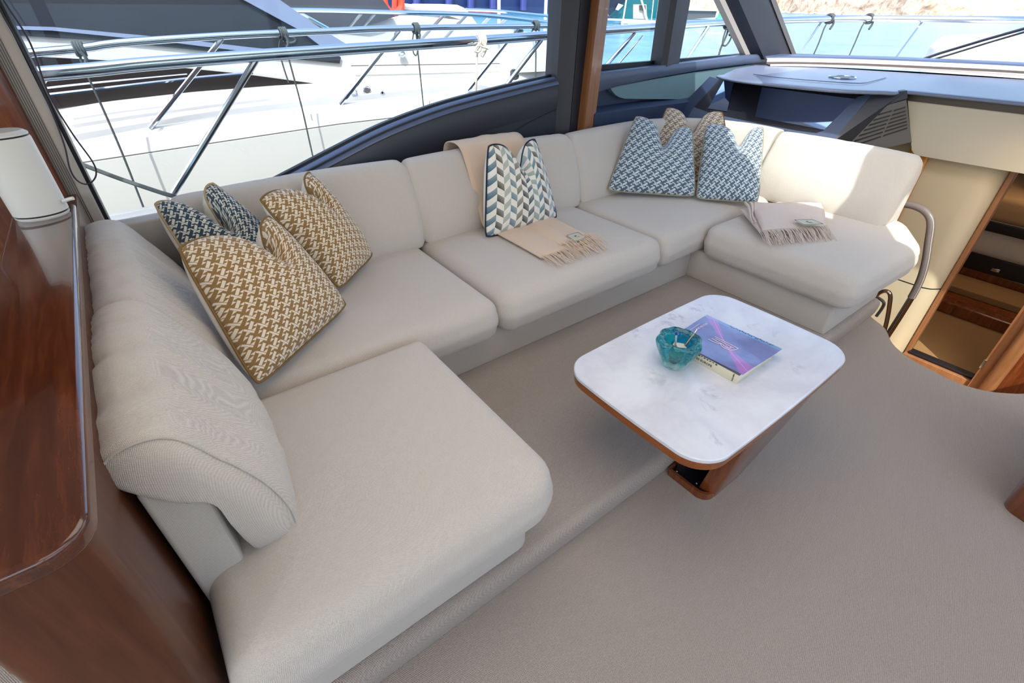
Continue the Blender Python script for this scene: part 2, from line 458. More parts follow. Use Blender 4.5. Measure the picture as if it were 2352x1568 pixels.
# ---- raised carpeted platform under the sofa
def frange(a, b, n): return [a+(b-a)*i/n for i in range(n+1)]
g = G()
prof = [(2.66, .0), (2.66, .118)]
ry = .034
prof = [(.676, 0.0), (.668, .03), (.664, .07)]+[(.664+ry*(1-math.cos(a)), .12-ry+ry*math.sin(a)) for a in frange(0, PI/2, 6)]+[(2.66, .12), (2.66, 0)]
xs = frange(-.18, 3.40, 40)
rows = [[(x, y, z) for y, z in prof] for x in xs]
v, f = grid(rows); n = len(prof); f += [tuple(range(n)), tuple(len(v)-n+i for i in range(n))]
g.add(v, f)
pl = thing('carpeted_platform', 'raised carpeted platform step under the sofa with soft rolled front edge', 'platform', (1.6, 1.6, 0))
g.build('platform_body', M['carpet'], pl)
g = G(); g.tube([(3.415, .655, .0), (3.43, .650, .06), (3.43, .66, .10), (3.425, .72, .118), (3.42, .80, .12)], .009, sm=4)
o = g.build('end_trim', M['bronze'], pl); tag(o, 'dark metal end trim')

# ---- window wall (y = 2.7)
WY = 2.7
sill = [(-.22, .70), (-.05, .72), (.10, .745), (.30, .78), (.58, .865), (.86, .955), (1.16, 1.045), (1.50, 1.115), (1.80, 1.155), (2.12, 1.19), (2.39, 1.215)]
sill = [(p.x, p.y) for p in smooth_path([Vector((a, b, 0)) for a, b in sill], 4)]
W = [(-.22, 0)]+[(2.40, 0)]+list(reversed([(x, z-.005) for x, z in sill]))
g = G(); g.prism([(x, WY-.05, z) for x, z in W], (0, .10, 0))
wb = structure(g.build('wall_back', M['navy'], smooth=False))
# bevelled ledge on the sill
rows = []
for x, z in sill: rows.append([(x, WY+.02, z+.0), (x, WY-.01, z+.004), (x, WY-.035, z-.006), (x, WY-.06, z-.024), (x, WY-.064, z-.036), (x, WY-.05, z-.04)])
v, f = grid(rows); g = G(); g.add(v, f); o = g.build('ledge', M['navy_lit'], wb, sharp=50); tag(o, 'bevelled sill edge, daylight painted in as lighter blue')
rows = []
for x, z in sill: rows.append([(x, WY+.05, z-.02), (x, WY+.05, z+.014), (x, WY+.02, z+.014), (x, WY+.018, z-.01)])
v, f = grid(rows); g = G(); g.add(v, f); o = g.build('window_seal', M['black'], wb)
# raised lower band with a seam line
rows = []
for x, z in sill: rows.append([(x, WY-.05, z-.045), (x, WY-.062, z-.075), (x, WY-.06, z-.14), (x, WY-.05, z-.20)])
v, f = grid(rows); g = G(); g.add(v, f); o = g.build('upper_roll', M['char'], wb); tag(o, 'charcoal roll under the sill')
g = G(); g.tube([(1.55, WY-.052, .70), (1.85, WY-.052, .85), (2.1, WY-.052, .955), (2.39, WY-.052, 1.03)], .003, sm=5); g.build('seam', M['black'], wb)

# ---- left frame: teak post, grooved ivory frame, black seal
tw = structure(G().pad([(-.62, 2.60), (-.262, 2.60), (-.262, 2.76), (-.62, 2.76)], 0.0, 2.12, .004, .004, rc=.02).build('trim_1', M['wood_z']))
g = G(); g.box((-.262, 2.63, .6), (-.19, 2.76, 2.12), .003)
iv = structure(g.build('trim_2', M['ivory']))
for i in range(5):
    o = G().box((-.256+i*.007, 2.6268, .6), (-.2535+i*.007, 2.632, 2.12)).build('groove', M['dash_side'], iv, smooth=False)
structure(G().box((-.19, 2.66, .6), (-.176, 2.76, 2.12), .002).build('trim_3', M['black']))
# lower left closing panel behind the sofa corner
# ---- centre pillar
def leaning(name, quad_bottom, quad_top, mat, extra=None):
    v = [tuple(p) for p in quad_bottom]+[tuple(p) for p in quad_top]; n = len(quad_bottom)
    f = [tuple(reversed(range(n))), tuple(range(n, 2*n))]+[(i, (i+1) % n, n+(i+1) % n, n+i) for i in range(n)]
    g = G(); g.add(v, f); return structure(g.build(name, mat, smooth=False))
leaning('trim_4', [(2.385, 2.66, .3), (2.47, 2.60, .3), (2.47, 2.78, .3), (2.385, 2.78, .3)], [(2.40, 2.66, 2.12), (2.50, 2.60, 2.12), (2.50, 2.78, 2.12), (2.40, 2.78, 2.12)], M['char'])
leaning('trim_5', [(2.475, 2.60, .3), (2.56, 2.62, .3), (2.56, 2.78, .3), (2.475, 2.78, .3)], [(2.505, 2.60, 2.12), (2.63, 2.62, 2.12), (2.63, 2.78, 2.12), (2.505, 2.78, 2.12)], M['navy'])
leaning('trim_6', [(2.535, 2.54, .3), (2.70, 2.60, .3), (2.70, 2.78, .3), (2.56, 2.78, .3)], [(2.62, 2.54, 2.12), (2.77, 2.60, 2.12), (2.77, 2.78, 2.12), (2.64, 2.78, 2.12)], M['teak'])
# ---- forward part of the side wall
S2 = [(2.70, 1.225), (3.1, 1.232), (3.46, 1.238), (4.0, 1.248), (4.66, 1.262), (5.45, 1.262)]
g = G(); g.prism([(2.68, WY-.02, 0), (5.5, WY-.02, 0)]+[(x, WY-.02, z) for x, z in reversed(S2)], (0, .10, 0))
wf = structure(g.build('wall_back.001', M['slate_dark'], smooth=False))
def band(name, top, bot, yb, mat, parent, th=.02, lab=None):
    """panel on the side wall between two polylines, yb = distance in front of it"""
    xs = sorted(set([p[0] for p in top]+[p[0] for p in bot])); x0 = max(top[0][0], bot[0][0]); x1 = min(top[-1][0], bot[-1][0])
    xs = [x for x in xs if x0 <= x <= x1]
    def zz(pl, x): return lerp_line([(a, 0, b) for a, b in pl], x)[2]
    rows = [[(x, WY, zz(top, x)), (x, yb+.008, zz(top, x)), (x, yb, zz(top, x)-.012), (x, yb, zz(bot, x)+.008), (x, yb+.006, zz(bot, x)), (x, WY, zz(bot, x))] for x in xs]
    v, f = grid(rows); n = 6; f += [tuple(range(n)), tuple(len(v)-n+i for i in range(n))]
    g = G(); g.add(v, f); o = g.build(name, mat, parent, sharp=50)
    if lab: tag(o, lab)
    return o
def on(px):   # list of pts already as (x,y,z)
    return [(p[0], p[2]) for p in px]
band('sill_rail', S2, on([(2.621, 2.620, 1.090), (2.949, 2.620, 1.132), (3.327, 2.620, 1.156), (3.862, 2.620, 1.179), (4.621, 2.620, 1.192), (5.224, 2.620, 1.186)]), 2.62, M['slate'], wf, lab='slate blue rail under the forward side windows')
g = G()
ins = [(2.885, 2.635, 1.126), (2.907, 2.635, 1.103), (2.944, 2.635, 1.077), (2.989, 2.635, 1.057), (3.059, 2.635, 1.040), (3.933, 2.635, 0.965), (4.227, 2.635, 1.086), (4.800, 2.635, 1.173), (4.651, 2.635, 1.183), (3.886, 2.635, 1.170), (3.347, 2.635, 1.150)]
g.prism(ins, (0, .05, 0)); o = g.build('insert_panel', M['teal_leather'], wf, smooth=False); tag(o, 'pale teal inset panel')
lt = [(2.70, .985), (3.1, .985), (3.75, .975), (4.2, .98)]; lb = [(2.70, .80), (3.1, .80), (3.75, .80), (4.2, .8)]
rows = [[(x, 2.68, z+.02), (x, 2.60, z), (x, 2.585, z-.012), (x, 2.585, z-.20), (x, 2.68, z-.2)] for x, z in lt]
v, f = grid(rows); g = G(); g.add(v, f); o = g.build('lower_ledge', M['slate_dark'], wf, sharp=50)
structure(G().box((2.70, WY+.02, 1.222), (5.45, WY+.06, 1.262)).build('trim_12', M['black'], smooth=False))
# mullion and raked front pillar
leaning('trim_7', [(3.44, 2.655, 1.20), (3.47, 2.62, 1.20), (3.64, 2.64, 1.20), (3.64, 2.76, 1.20), (3.44, 2.76, 1.20)], [(3.42, 2.655, 2.12), (3.45, 2.62, 2.12), (3.64, 2.64, 2.12), (3.64, 2.76, 2.12), (3.42, 2.76, 2.12)], M['char'])
def pil(z):  # a pillar raking aft with height
    t = (z-1.24)/(1.65-1.24)
    return [(4.68-.60*t, 2.70, z), (4.80-.60*t, 2.60, z), (5.25-.62*t, 2.58, z), (5.38-.64*t, 2.68, z), (5.0-.6*t, 2.8, z)]
leaning('trim_8', pil(1.22), pil(2.12), M['char'])
def pil2(z):
    t = (z-1.24)/(1.65-1.24)
    return [(5.25-.62*t, 2.57, z), (5.33-.62*t, 2.57, z), (5.40-.64*t, 2.66, z), (5.3-.62*t, 2.66, z)]
leaning('trim_9', pil2(1.22), pil2(2.12), M['dash_side'])
def pil3(z):
    t = (z-1.24)/(1.65-1.24)
    return [(4.64-.60*t, 2.665, z), (4.70-.60*t, 2.655, z), (4.72-.60*t, 2.72, z), (4.64-.60*t, 2.72, z)]
leaning('trim_10', pil3(1.24), pil3(2.12), M['ivory'])

# ---- glass
def pane(name, quad, th=(0, .008, 0)):
    g = G(); g.prism(quad, th); o = g.build(name, M['glass'], smooth=False); return structure(o)
pane('window_1', [(-.18, 2.72, .68), (.3, 2.72, .76), (1.2, 2.72, 1.03), (1.8, 2.72, 1.14), (2.42, 2.72, 1.2), (2.42, 2.72, 2.12), (-.18, 2.72, 2.12)])
pane('window_2', [(2.7, 2.72, 1.2), (3.46, 2.72, 1.22), (3.46, 2.72, 2.12), (2.7, 2.72, 2.12)])
pane('window_3', [(3.62, 2.72, 1.22), (4.74, 2.72, 1.24), (3.42, 2.72, 2.12), (3.41, 2.72, 2.12)])

# ---- foredeck side of the dash: light cove along the windscreen foot
path = [(4.82, 2.60, 1.205), (5.0, 2.42, 1.21), (5.25, 2.05, 1.215), (5.42, 1.6, 1.22), (5.55, 1.1, 1.225), (5.62, .5, 1.225), (5.64, -1.2, 1.225)]
path = smooth_path([Vector(p) for p in path], 5)
def sweep(path, prof, inward=(-1, 0)):
    rows = []
    n = len(path)
    for i, p in enumerate(path):
        a = path[max(0, i-1)]; b = path[min(n-1, i+1)]; t = (b-a); t.z = 0; t.normalize()
        nn = Vector((t.y, -t.x, 0))
        if nn.dot(Vector((inward[0], inward[1], 0))) < 0: nn = -nn
        rows.append([tuple(p+nn*o+Vector((0, 0, h))) for o, h in prof])
    return rows
v, f = grid(sweep(path, [(-.16, .045), (-.02, .042), (.03, .035), (.05, .015)])); g = G(); g.add(v, f)
cv = structure(g.build('trim_11', M['slate'], sharp=60))
v, f = grid(sweep(path, [(.045, .03), (.065, .03), (.085, .020), (.09, -.012)])); g = G(); g.add(v, f); tag(g.build('cove_roll', M['ivory'], cv, sharp=60), 'pale rounded lip along the windscreen foot')
v, f = grid(sweep(path, [(.088, .004), (.10, -.008), (.155, -.012), (.18, -.006)])); g = G(); g.add(v, f); tag(g.build('cove_gap', M['bronze'], cv, sharp=60), 'grey groove, shade put into its colour')  # gap coloured darker in place of shade
v, f = grid(sweep(path, [(.175, -.012), (.19, -.006), (.20, -.02)])); g = G(); g.add(v, f); tag(g.build('cove_edge', M['ivory'], cv, sharp=60), 'thin pale edge')
v, f = grid([[(p.x+.015, p.y, 1.262), (p.x+.03, p.y, 1.275), (p.x+.05, p.y, 1.262)] for p in path]);
# windscreen black seal
wsl = smooth_path([Vector(p) for p in [(5.33, 2.66, 1.235), (5.62, 1.8, 1.25), (5.80, .9, 1.257), (5.84, 0, 1.257), (5.80, -1, 1.257)]], 5)
structure(G().tube(wsl, .009).build('trim_13', M['black']))

# ---- bulkhead forward of the dash with the cabin doorway
BX = 4.20
def curved_panel(name, y_l, y_r, z0, z1, mat, parent=None, bend=.10):
    rows = []
    for i in range(25):
        y = y_l+(y_r-y_l)*i/24
        d = max(0, (bend-(y-y_r)))/bend if y_r < y_l else 0
        x = BX+.09*d**2.2
        rows.append([(x, y, z0), (x, y, z1)])
    rows2 = rows+[[(BX+.14, y_r, z0), (BX+.14, y_r, z1)], [(BX+.14, y_l, z0), (BX+.14, y_l, z1)], rows[0]]
    v, f = grid(rows2); g = G(); g.add(v, f); return g.build(name, mat, parent, sharp=50)
wr = structure(curved_panel('wall_right', 1.62, .545, -.035, 1.13, M['cream']))
o = curved_panel('lower_panel', 1.62, .545, -1.05, -.043, M['cream'], wr); tag(o, 'lower cream panel below a dark joint')
G().box((BX+.02, .68, -.045), (BX+.12, 1.62, -.033)).build('joint', M['black'], wr, smooth=False)
M['amber'] = wood('painted_amber_reflection', '9a6228', 'c08038', 'd2954c', .35, .4, 'z')
o = G().pad([(BX-.05, .95), (BX-.012, .95), (BX-.012, 1.07), (BX-.05, 1.07)], -.03, 1.10, .002, .002, rc=.01).build('bar', M['amber'], wr); tag(o, 'honey coloured reflection of warm light painted on an upright batten')  # warm reflection on the cream lacquer, put in as an amber piece
o = G().pad([(BX-.06, 1.30), (BX-.012, 1.30), (BX-.012, 1.40), (BX-.06, 1.40)], .5, 1.10, .002, .002, rc=.01).build('bar', M['teak'], wr); tag(o, 'brown wooden batten under the vent')
d1 = structure(G().box((BX+.07, .515, -.62), (BX+.15, .545, 1.13), .004).build('door_1', M['teak']))
G().box((BX+.02, .10, -.64), (BX+.15, .54, -.575), .004).build('door_sill', M['teak'], d1)
o = G().box((BX+.05, .12, -.575), (BX+.12, .52, -.556), .002).build('sill_track', M['black'], d1, smooth=False)
g = G()
g.add([(BX+.0, .115, -.62), (BX+.0, .13, 1.13), (BX+.16, .13, 1.13), (BX+.16, .115, -.62), (BX+.0, .03, -.62), (BX+.0, .03, 1.13), (BX+.16, .03, 1.13), (BX+.16, .03, -.62)],
      [(0, 1, 2, 3), (4, 7, 6, 5), (0, 4, 5, 1), (3, 2, 6, 7), (1, 5, 6, 2), (0, 3, 7, 4)])
o = g.build('right_jamb', M['teak'], d1, smooth=False)
g = G().pad([(BX-.06, -.02), (BX+.04, -.02), (BX+.04, .06), (BX-.06, .06)], -.62, 1.13, .004, .004, rc=.03)
o = g.build('jamb_roll', M['teak'], d1); tag(o, 'rounded wooden jamb moulding')
o = G().box((BX-.02, -.34, -.62), (BX+.10, -.02, 1.13)).build('wood_leaf', M['wood_z'], d1, smooth=False)
g = G(); g.box((BX-.012, .106, -.44), (BX+.002, .122, -.37), .002); o = g.build('latch_plate', M['chrome'], d1); tag(o, 'bright steel latch plate on the right jamb')
structure(G().box((BX-.0, -1.4, -1.0), (BX+.1, -.34, 1.13)).build('wall_right.001', M['cream'], smooth=False))
# lower floor of the companionway and cabin
structure(G().box((3.0, -1.2, -.70), (4.26, 1.6, -.64)).build('floor.001', M['skin'], smooth=False))
M['tanfloor'] = plain('tan_cabin_carpet', (150, 112, 70), .95, var=.15, bumpy=.3, bscale=300)
structure(G().box((4.26, -1.2, -.70), (7.2, 1.6, -.60)).build('floor.002', M['tanfloor'], smooth=False))
structure(G().box((4.26, 1.1, -.6), (7.2, 1.2, .72)).build('wall_back.002', M['cream'], smooth=False))
structure(G().box((4.36, -1.3, -.6), (7.2, -1.2, .72)).build('wall_front.001', M['wood_z'], smooth=False))
structure(G().box((7.1, -1.2, -.6), (7.2, 1.2, .72)).build('wall_right.002', M['cream'], smooth=False))
structure(G().box((4.3, -1.3, 1.12), (5.35, 1.6, 1.14)).build('ceiling.001', M['cream'], smooth=False))
# ---- front edge wall of the stairwell below the floor
structure(G().prism([(x-.004, y, -.051) for x, y in edge[6:]], (0, 0, -.6)).build('wall_left.001', M['cream'], smooth=False)) if False else None
rows = [[(x-.01, y, -.05), (x-.01, y, -.66)] for x, y in edge]
v, f = grid(rows); g = G(); g.add(v, f); structure(g.build('wall_left.001', M['cream']))

# ---- unseen roof, its sunroof and strut shaped for the sun patches, aft and opposite walls (behind the camera)
def slab_with_holes(name, x0, x1, y0, y1, z0, z1, holes, mat):
    xs = sorted(set([x0, x1]+[h[i] for h in holes for i in (0, 1)])); ys = sorted(set([y0, y1]+[h[i] for h in holes for i in (2, 3)]))
    g = G()
    for a, b in zip(xs, xs[1:]):
        for c, d in zip(ys, ys[1:]):
            mx, my = (a+b)/2, (c+d)/2
            if any(h[0] < mx < h[1] and h[2] < my < h[3] for h in holes): continue
            g.box((a, c, z0), (b, d, z1))
    o = g.build(name, mat, smooth=False)
    bm = bmesh.new(); bm.from_mesh(o.data); bmesh.ops.remove_doubles(bm, verts=bm.verts, dist=1e-5)
    bm.to_mesh(o.data); bm.free(); return structure(o)
M['headliner'] = plain('pale_headliner', (220, 214, 204), .8)
hdr = [(2.20, -2.3), (2.30, -.9), (2.38, -.3), (2.40, .0), (2.40, .55), (2.43, .76), (2.50, 1.06), (2.80, 1.27), (3.05, 1.55), (3.22, 1.8), (3.30, 2.0), (3.36, 2.3), (3.42, 2.62)]
hdr = [(p.x, p.y) for p in smooth_path([Vector((a, b, 0)) for a, b in hdr], 4)]
structure(G().prism([(x, y, 2.12) for x, y in [(-2.6, -2.3)]+hdr+[(3.42, 2.8), (-2.6, 2.8)]], (0, 0, .08)).build('ceiling', M['headliner'], smooth=False))
strut = [(2.38, .06), (2.6, .15), (2.84, .32), (3.0, .36), (3.09, .37), (3.09, -.03), (3.0, -.04), (2.77, -.04), (2.37, -.29)]
structure(G().prism([(x, y, 2.125) for x, y in strut], (0, 0, .06)).build('trim_15', M['char'], smooth=False))
structure(G().prism([(x, y, 2.12) for x, y in [(3.08, -2.3), (4.8, -2.3), (4.9, 0), (4.75, .9), (4.5, 1.55), (3.4, 1.55), (3.08, 1.30)]], (0, 0, .08)).build('ceiling.002', M['headliner'], smooth=False))  # unseen forward cover added to keep the sun off the fascia
structure(G().prism([(x, y, 2.185) for x, y in [(2.2, -2.3), (3.09, -2.3), (3.09, 1.3), (3.4, 1.55), (4.2, 1.55), (3.9, 2.1), (3.5, 2.62), (3.3, 2.62), (2.5, 1.06), (2.3, .5)]], (0, 0, .008)).build('window_5', M['glass'], smooth=False))
foot = smooth_path([Vector(p) for p in [(5.30, 2.64, 1.24), (5.62, 1.8, 1.255), (5.80, .9, 1.262), (5.84, 0, 1.262), (5.80, -1.1, 1.262), (5.6, -2.3, 1.262)]], 8)
hd2 = smooth_path([Vector(p) for p in [(3.5, 2.62, 2.14), (4.1, 1.9, 2.14), (4.75, .9, 2.14), (4.9, 0, 2.14), (4.87, -1.1, 2.14), (4.8, -2.3, 2.14)]], 8)
rows = [[tuple(p.lerp(h, q)) for q in (0, .33, .66, 1)] for p, h in zip(foot, hd2)]
v, f = grid(rows); g = G(); g.add(v, f); structure(g.build('window_4', M['glass'], sharp=0))
structure(G().box((-2.6, -2.4, -.05), (4.6, -2.3, .95)).build('wall_front', M['beige'], smooth=False))
pane('window_7', [(-2.6, -2.35, .95), (4.3, -2.35, 1.0), (4.3, -2.35, 2.12), (-2.6, -2.35, 2.12)])
for xx in (-2.6, -.3, 2.0, 4.2): structure(G().box((xx, -2.42, .9), (xx+.12, -2.28, 2.14)).build('trim_14', M['char'], smooth=False))
structure(G().box((-2.7, -2.4, -.05), (-2.6, 2.8, .9)).build('wall_left', M['wood_z'], smooth=False))
pane('window_8', [(-2.65, -2.3, .9), (-2.65, 2.7, .9), (-2.65, 2.7, 2.12), (-2.65, -2.3, 2.12)], (.008, 0, 0))
structure(G().box((-2.6, 2.66, -.05), (-.6, 2.76, 2.12)).build('wall_back.003', M['wood_z'], smooth=False))

# ================================================================== SOFA
sofa = thing('sectional_sofa', 'large U-shaped cream woven sectional sofa with loose seat and back cushions', 'sofa', (1.6, 1.6, .12))
def base(c, rc):
    return G().pad(c, .12, .315, .008, .008, rc=rc, nrt=2).build('base', M['sofa_side'], sofa)
base([(-.212, .70), (.625, .70), (.625, 1.60), (.70, 1.60), (.70, 2.55), (-.212, 2.55)], [.01, .05, .01, .01, .01, .01])
base([(.702, 1.60), (2.70, 1.60), (2.70, 2.55), (.702, 2.55)], .005)
base([(2.702, .70), (3.42, .70), (3.56, .80), (3.60, 2.55), (2.702, 2.55)], [.02, .12, .12, .01, .01])
def seat(c, rc, z1=.515, puff=.022, rt=.075, rb=.07, bulge=.008):
    return G().pad(c, .30, z1, rt, rb, rc=rc, n=8, nrt=7, puff=puff, bulge=bulge, rings=(.93, .85, .74, .6, .45, .28, .12)).build('seat_cushion', M['sofa'], sofa, sharp=80)
seat([(-.212, .62), (.685, .625), (.69, 1.505), (-.212, 1.51)], [.06, .11, .05, .05], .515, .02)
seat([(-.18, 1.515), (.70, 1.512), (1.105, 1.505), (1.115, 2.40), (-.18, 2.44)], [.04, .05, .08, .04, .04], .512, .015)
seat([(1.112, 1.50), (2.275, 1.505), (2.262, 2.40), (1.122, 2.40)], [.085, .09, .04, .04], .515, .02)
seat([(2.282, 1.515), (2.62, 1.53), (3.52, 1.53), (3.46, 2.30), (2.270, 2.38)], [.07, .05, .05, .1, .04], .512, .015)
seat([(2.635, .62), (3.40, .595), (3.755, .80), (3.72, 1.522), (2.640, 1.522)], [.10, .22, .18, .05, .08], .515, .02)

# back shells
def shell(path, h, th, z0=.12):
    rows = sweep([Vector((a, b, 0)) for a, b in path], [(0, z0), (0, h-.012), (-.012, h), (-th+.012, h), (-th, h-.012), (-th, z0), (0, z0)], inward=(0, 0))
    return rows
sh = G().pad([(-.218, .89), (-.115, .89), (-.115, 2.53), (-.218, 2.53)], .12, .83, .012, .004, rc=.012)
o = sh.build('side_shell', M['sofa_side'], sofa)
G().pad([(-.218, 2.50), (3.70, 2.50), (3.70, 2.58), (-.218, 2.58)], .12, .84, .012, .004, rc=.012).build('back_shell', M['sofa_side'], sofa)
G().pad([(3.66, .86), (3.76, .86), (3.76, 2.56), (3.66, 2.56)], .30, .80, .012, .004, rc=.012).build('side_shell', M['sofa_side'], sofa)

def back_cushion(path, h=.92, end0=True, end1=True, lean=.16, th=.20, wr=0, seed=1, foot=.0, name='back_cushion', bul=.035, endr=.05, z0=.49, cut=False, seam=None):
    """path: centre-line of the inner foot (x,y) with the seat on the left-hand normal side given by 'inn'"""
    P = [Vector((a, b, 0)) for a, b, *_ in path]
    P = smooth_path(P, 10)
    d = [0.0]
    for a, b in zip(P, P[1:]): d.append(d[-1]+(b-a).length)
    Ltot = d[-1]
    # resample
    N = max(30, int(Ltot/(.008 if wr > 5 else .02))); S = []
    for i in range(N+1):
        s_ = Ltot*i/N; j = 0
        while j < len(d)-2 and d[j+1] < s_: j += 1
        t = (s_-d[j])/max(1e-9, d[j+1]-d[j]); S.append(P[j].lerp(P[j+1], t))
    rnd = random.Random(seed)
    wrk = [(rnd.uniform(.1, .9)*Ltot, rnd.uniform(.01, .03), rnd.uniform(-.3, .3)) for _ in range(wr)]
    H = h-z0
    prof = [(.0, 0), (-.018, .06*H), (-.012, .25*H), (.02, .5*H), (.075, .75*H), (.105, .88*H), (.135, .965*H), (.175, H), (.225, .99*H), (.262, .93*H), (.272, .84*H), (.262, .6*H), (.245, .3*H), (.23, .03*H), (.10, -.01*H)]
    if cut: prof = prof[:9]+[(.258, .94*H), (.268, .88*H), (.235, .79*H), (.16, .70*H), (.11, .5*H), (.098, .25*H), (.085, .03*H), (.04, -.01*H)]
    prof = [(a*lean/.16, b) for a, b in prof]
    pp = smooth_path([Vector((a, b, 0)) for a, b in prof], 3, closed=True)
    prof = [(p.x, p.y) for p in pp]
    ca = sum(p[0] for p in prof)/len(prof); cb = H*.48
    rows = []
    seq = []
    def endrows(i, rev):
        out = []
        for k in range(0, 8):
            a = PI/2*k/7
            out.append((i, 1-(1-math.cos(a))*.0-(.16*(1-math.sin(a))**1.5), (endr*(1-math.sin(a)))))
        return out
    n = len(S)
    for i, p in enumerate(S):
        s_ = Ltot*i/N
        a = S[max(0, i-1)]; b = S[min(n-1, i+1)]; t = (b-a).normalized(); nn = Vector((t.y, -t.x, 0))   # seat side (to the right of travel)
        e0 = s_ if end0 else 9; e1 = (Ltot-s_) if end1 else 9; e = min(e0, e1)
        sc = 1.0
        if e < endr: sc = 1-.13*(1-math.sqrt(max(0, 1-(1-e/endr)**2)))*1.0
        bl = math.sin(PI*min(1, max(0, s_/Ltot)))**.6
        row = []
        for (o_, hh) in prof:
            oo = ca+(o_-ca)*sc; h2 = cb+(hh-cb)*(1-(1-sc)*.6)
            front = max(0, min(1, (.12-o_)/.14))
            oo -= bul*bl*front*math.sin(PI*min(1, max(0, (hh+.03)/H)))
            if hh > .7*H: h2 += .012*(bl-.5)
            wv = 0
            for c_, wd, sl in wrk:
                u_ = (s_-c_-sl*(hh-H*.5)*.35)/wd
                wv -= (.011 if wr > 5 else .006)*math.exp(-u_*u_)*min(1, hh/H)*(1 if o_ < .2 else .4)
            if wr and hh > .45*H: wv += (.0018 if wr > 5 else .0)*math.sin(s_*110+5*math.sin(s_*13)+hh*8)*min(1, (hh-.45*H)/(.3*H))
            row.append(tuple(p-nn*(oo+wv)+Vector((0, 0, z0+h2+wv*.5))))
        row.append(row[0]); rows.append(row)
    v, f = grid(rows); m = len(rows[0])
    # end caps with slight pillow
    g = G()
    g.add(v, f)
    for ri, sgn in ((0, -1), (len(rows)-1, 1)):
        base_ = ri*m; R0 = [Vector(q) for q in rows[ri][:-1]]; c = sum(R0, Vector())/len(R0)
        tdir = (S[1]-S[0]).normalized()*-1 if ri == 0 else (S[-1]-S[-2]).normalized()
        prevb = base_; cnt = m-1; prev_idx = [base_+i for i in range(cnt)]
        for sc_, out in ((.94, .010), (.75, .022), (.4, .03)):
            nb = len(g.v); g.v += [tuple(c+(q-c)*sc_+tdir*out*(1.0 if (end0 if ri == 0 else end1) else .1)) for q in R0]
            idx = [nb+i for i in range(cnt)]
            for i in range(cnt): g.f.append((prev_idx[i], prev_idx[(i+1) % cnt], idx[(i+1) % cnt], idx[i]))
            prev_idx = idx
        g.f.append(tuple(prev_idx))
    o = g.build(name, M['sofa'], sofa, sharp=80)
    if seam is not None:
        R0 = [Vector(q) for q in rows[seam][:-1]]; c = sum(R0, Vector())/len(R0)
        g2 = G(); g2.tube([tuple(c+(q-c)*1.004+Vector((0, -.001, 0))) for q in R0[1:34]], .0028, 6); g2.build('seam', M['sofa_side'], o)
    return o
# travel direction chosen so the seat lies to the right of travel
back_cushion([(.0, 1.00-.10), (.005, 1.2), (.015, 1.545)], h=.945, wr=7, seed=3, bul=.05, lean=.155, cut=True, seam=1)
back_cushion([(.015, 1.56), (.01, 2.0), (.0, 2.36)], h=.93, wr=8, seed=5, bul=.03, lean=.155, cut=True)
back_cushion([(.06, 2.29), (.6, 2.30), (1.135, 2.29)], h=.925, wr=4, seed=7, bul=.03)
back_cushion([(1.15, 2.29), (1.7, 2.285), (2.31, 2.27)], h=.92, wr=3, seed=8, bul=.03)
back_cushion([(2.325, 2.27), (2.7, 2.275), (3.08, 2.25), (3.33, 2.12), (3.44, 1.92), (3.455, 1.70)], h=.915, wr=4, seed=9, bul=.02, end1=False)
back_cushion([(3.455, 1.69), (3.45, 1.35), (3.455, .86)], h=.905, wr=2, seed=12, bul=.03, end0=False)
# seam lines

# ================================================================== CABINET (left)
cab = thing('wooden_side_cabinet', 'tall glossy walnut side cabinet with rounded top edge, left of the sofa', 'cabinet', (-.31, 1.5, 0))
G().pad([(-.40, .66), (-.232, .66), (-.232, 2.60), (-.40, 2.60)], 0.0, .965, .003, .003, rc=[.02, .05, .01, .01]).build('body', M['wood_cab'], cab)
o = G().pad([(-.405, .652), (-.226, .652), (-.226, 2.34), (-.405, 2.34)], .965, 1.0, .012, .006, rc=[.03, .06, .02, .02], nrt=5).build('top', M['wood_top'], cab); tag(o, 'polished reddish walnut top')
# oblong white speaker
sp = thing('table_speaker', 'white rounded upright speaker standing on the glossy wooden cabinet', 'speaker', (-.312, 2.235, 1.0))
def oval(c, a, b, n=28, rot=0): return [(c[0]+a*math.cos(2*PI*i/n)*math.cos(rot)-b*math.sin(2*PI*i/n)*math.sin(rot), c[1]+a*math.cos(2*PI*i/n)*math.sin(rot)+b*math.sin(2*PI*i/n)*math.cos(rot)) for i in range(n)]
def ovalrings(levels, c, rot=0, n=36):
    g = G(); v = []; f = []
    for sx, sy, z in levels: v += [(x, y, z) for x, y in oval(c, sx, sy, n, rot)]
    for j in range(len(levels)-1):
        for i in range(n): f.append((j*n+i, j*n+(i+1) % n, (j+1)*n+(i+1) % n, (j+1)*n+i))
    f += [tuple(reversed(range(n))), tuple((len(levels)-1)*n+i for i in range(n))]
    return g.add(v, f)
c = (-.312, 2.235)
ovalrings([(.070, .058, 1.0), (.074, .062, 1.006), (.074, .062, 1.010)], c).build('foot', M['white'], sp)
ovalrings([(.070, .058, 1.010), (.070, .058, 1.016)], c).build('lower_band', M['black'], sp)
ovalrings([(.075, .063, 1.016), (.075, .063, 1.245), (.073, .061, 1.252)], c).build('shell', M['white'], sp)
ovalrings([(.070, .058, 1.252), (.070, .058, 1.257)], c).build('upper_band', M['black'], sp)
ovalrings([(.073, .061, 1.257), (.073, .061, 1.262), (.062, .050, 1.270)], c).build('cap', M['white'], sp)
G().tube([(-.242, 2.20, 1.045), (-.222, 2.195, 1.05), (-.21, 2.19, 1.052)], .006, sm=2).build('knob', M['white'], sp)
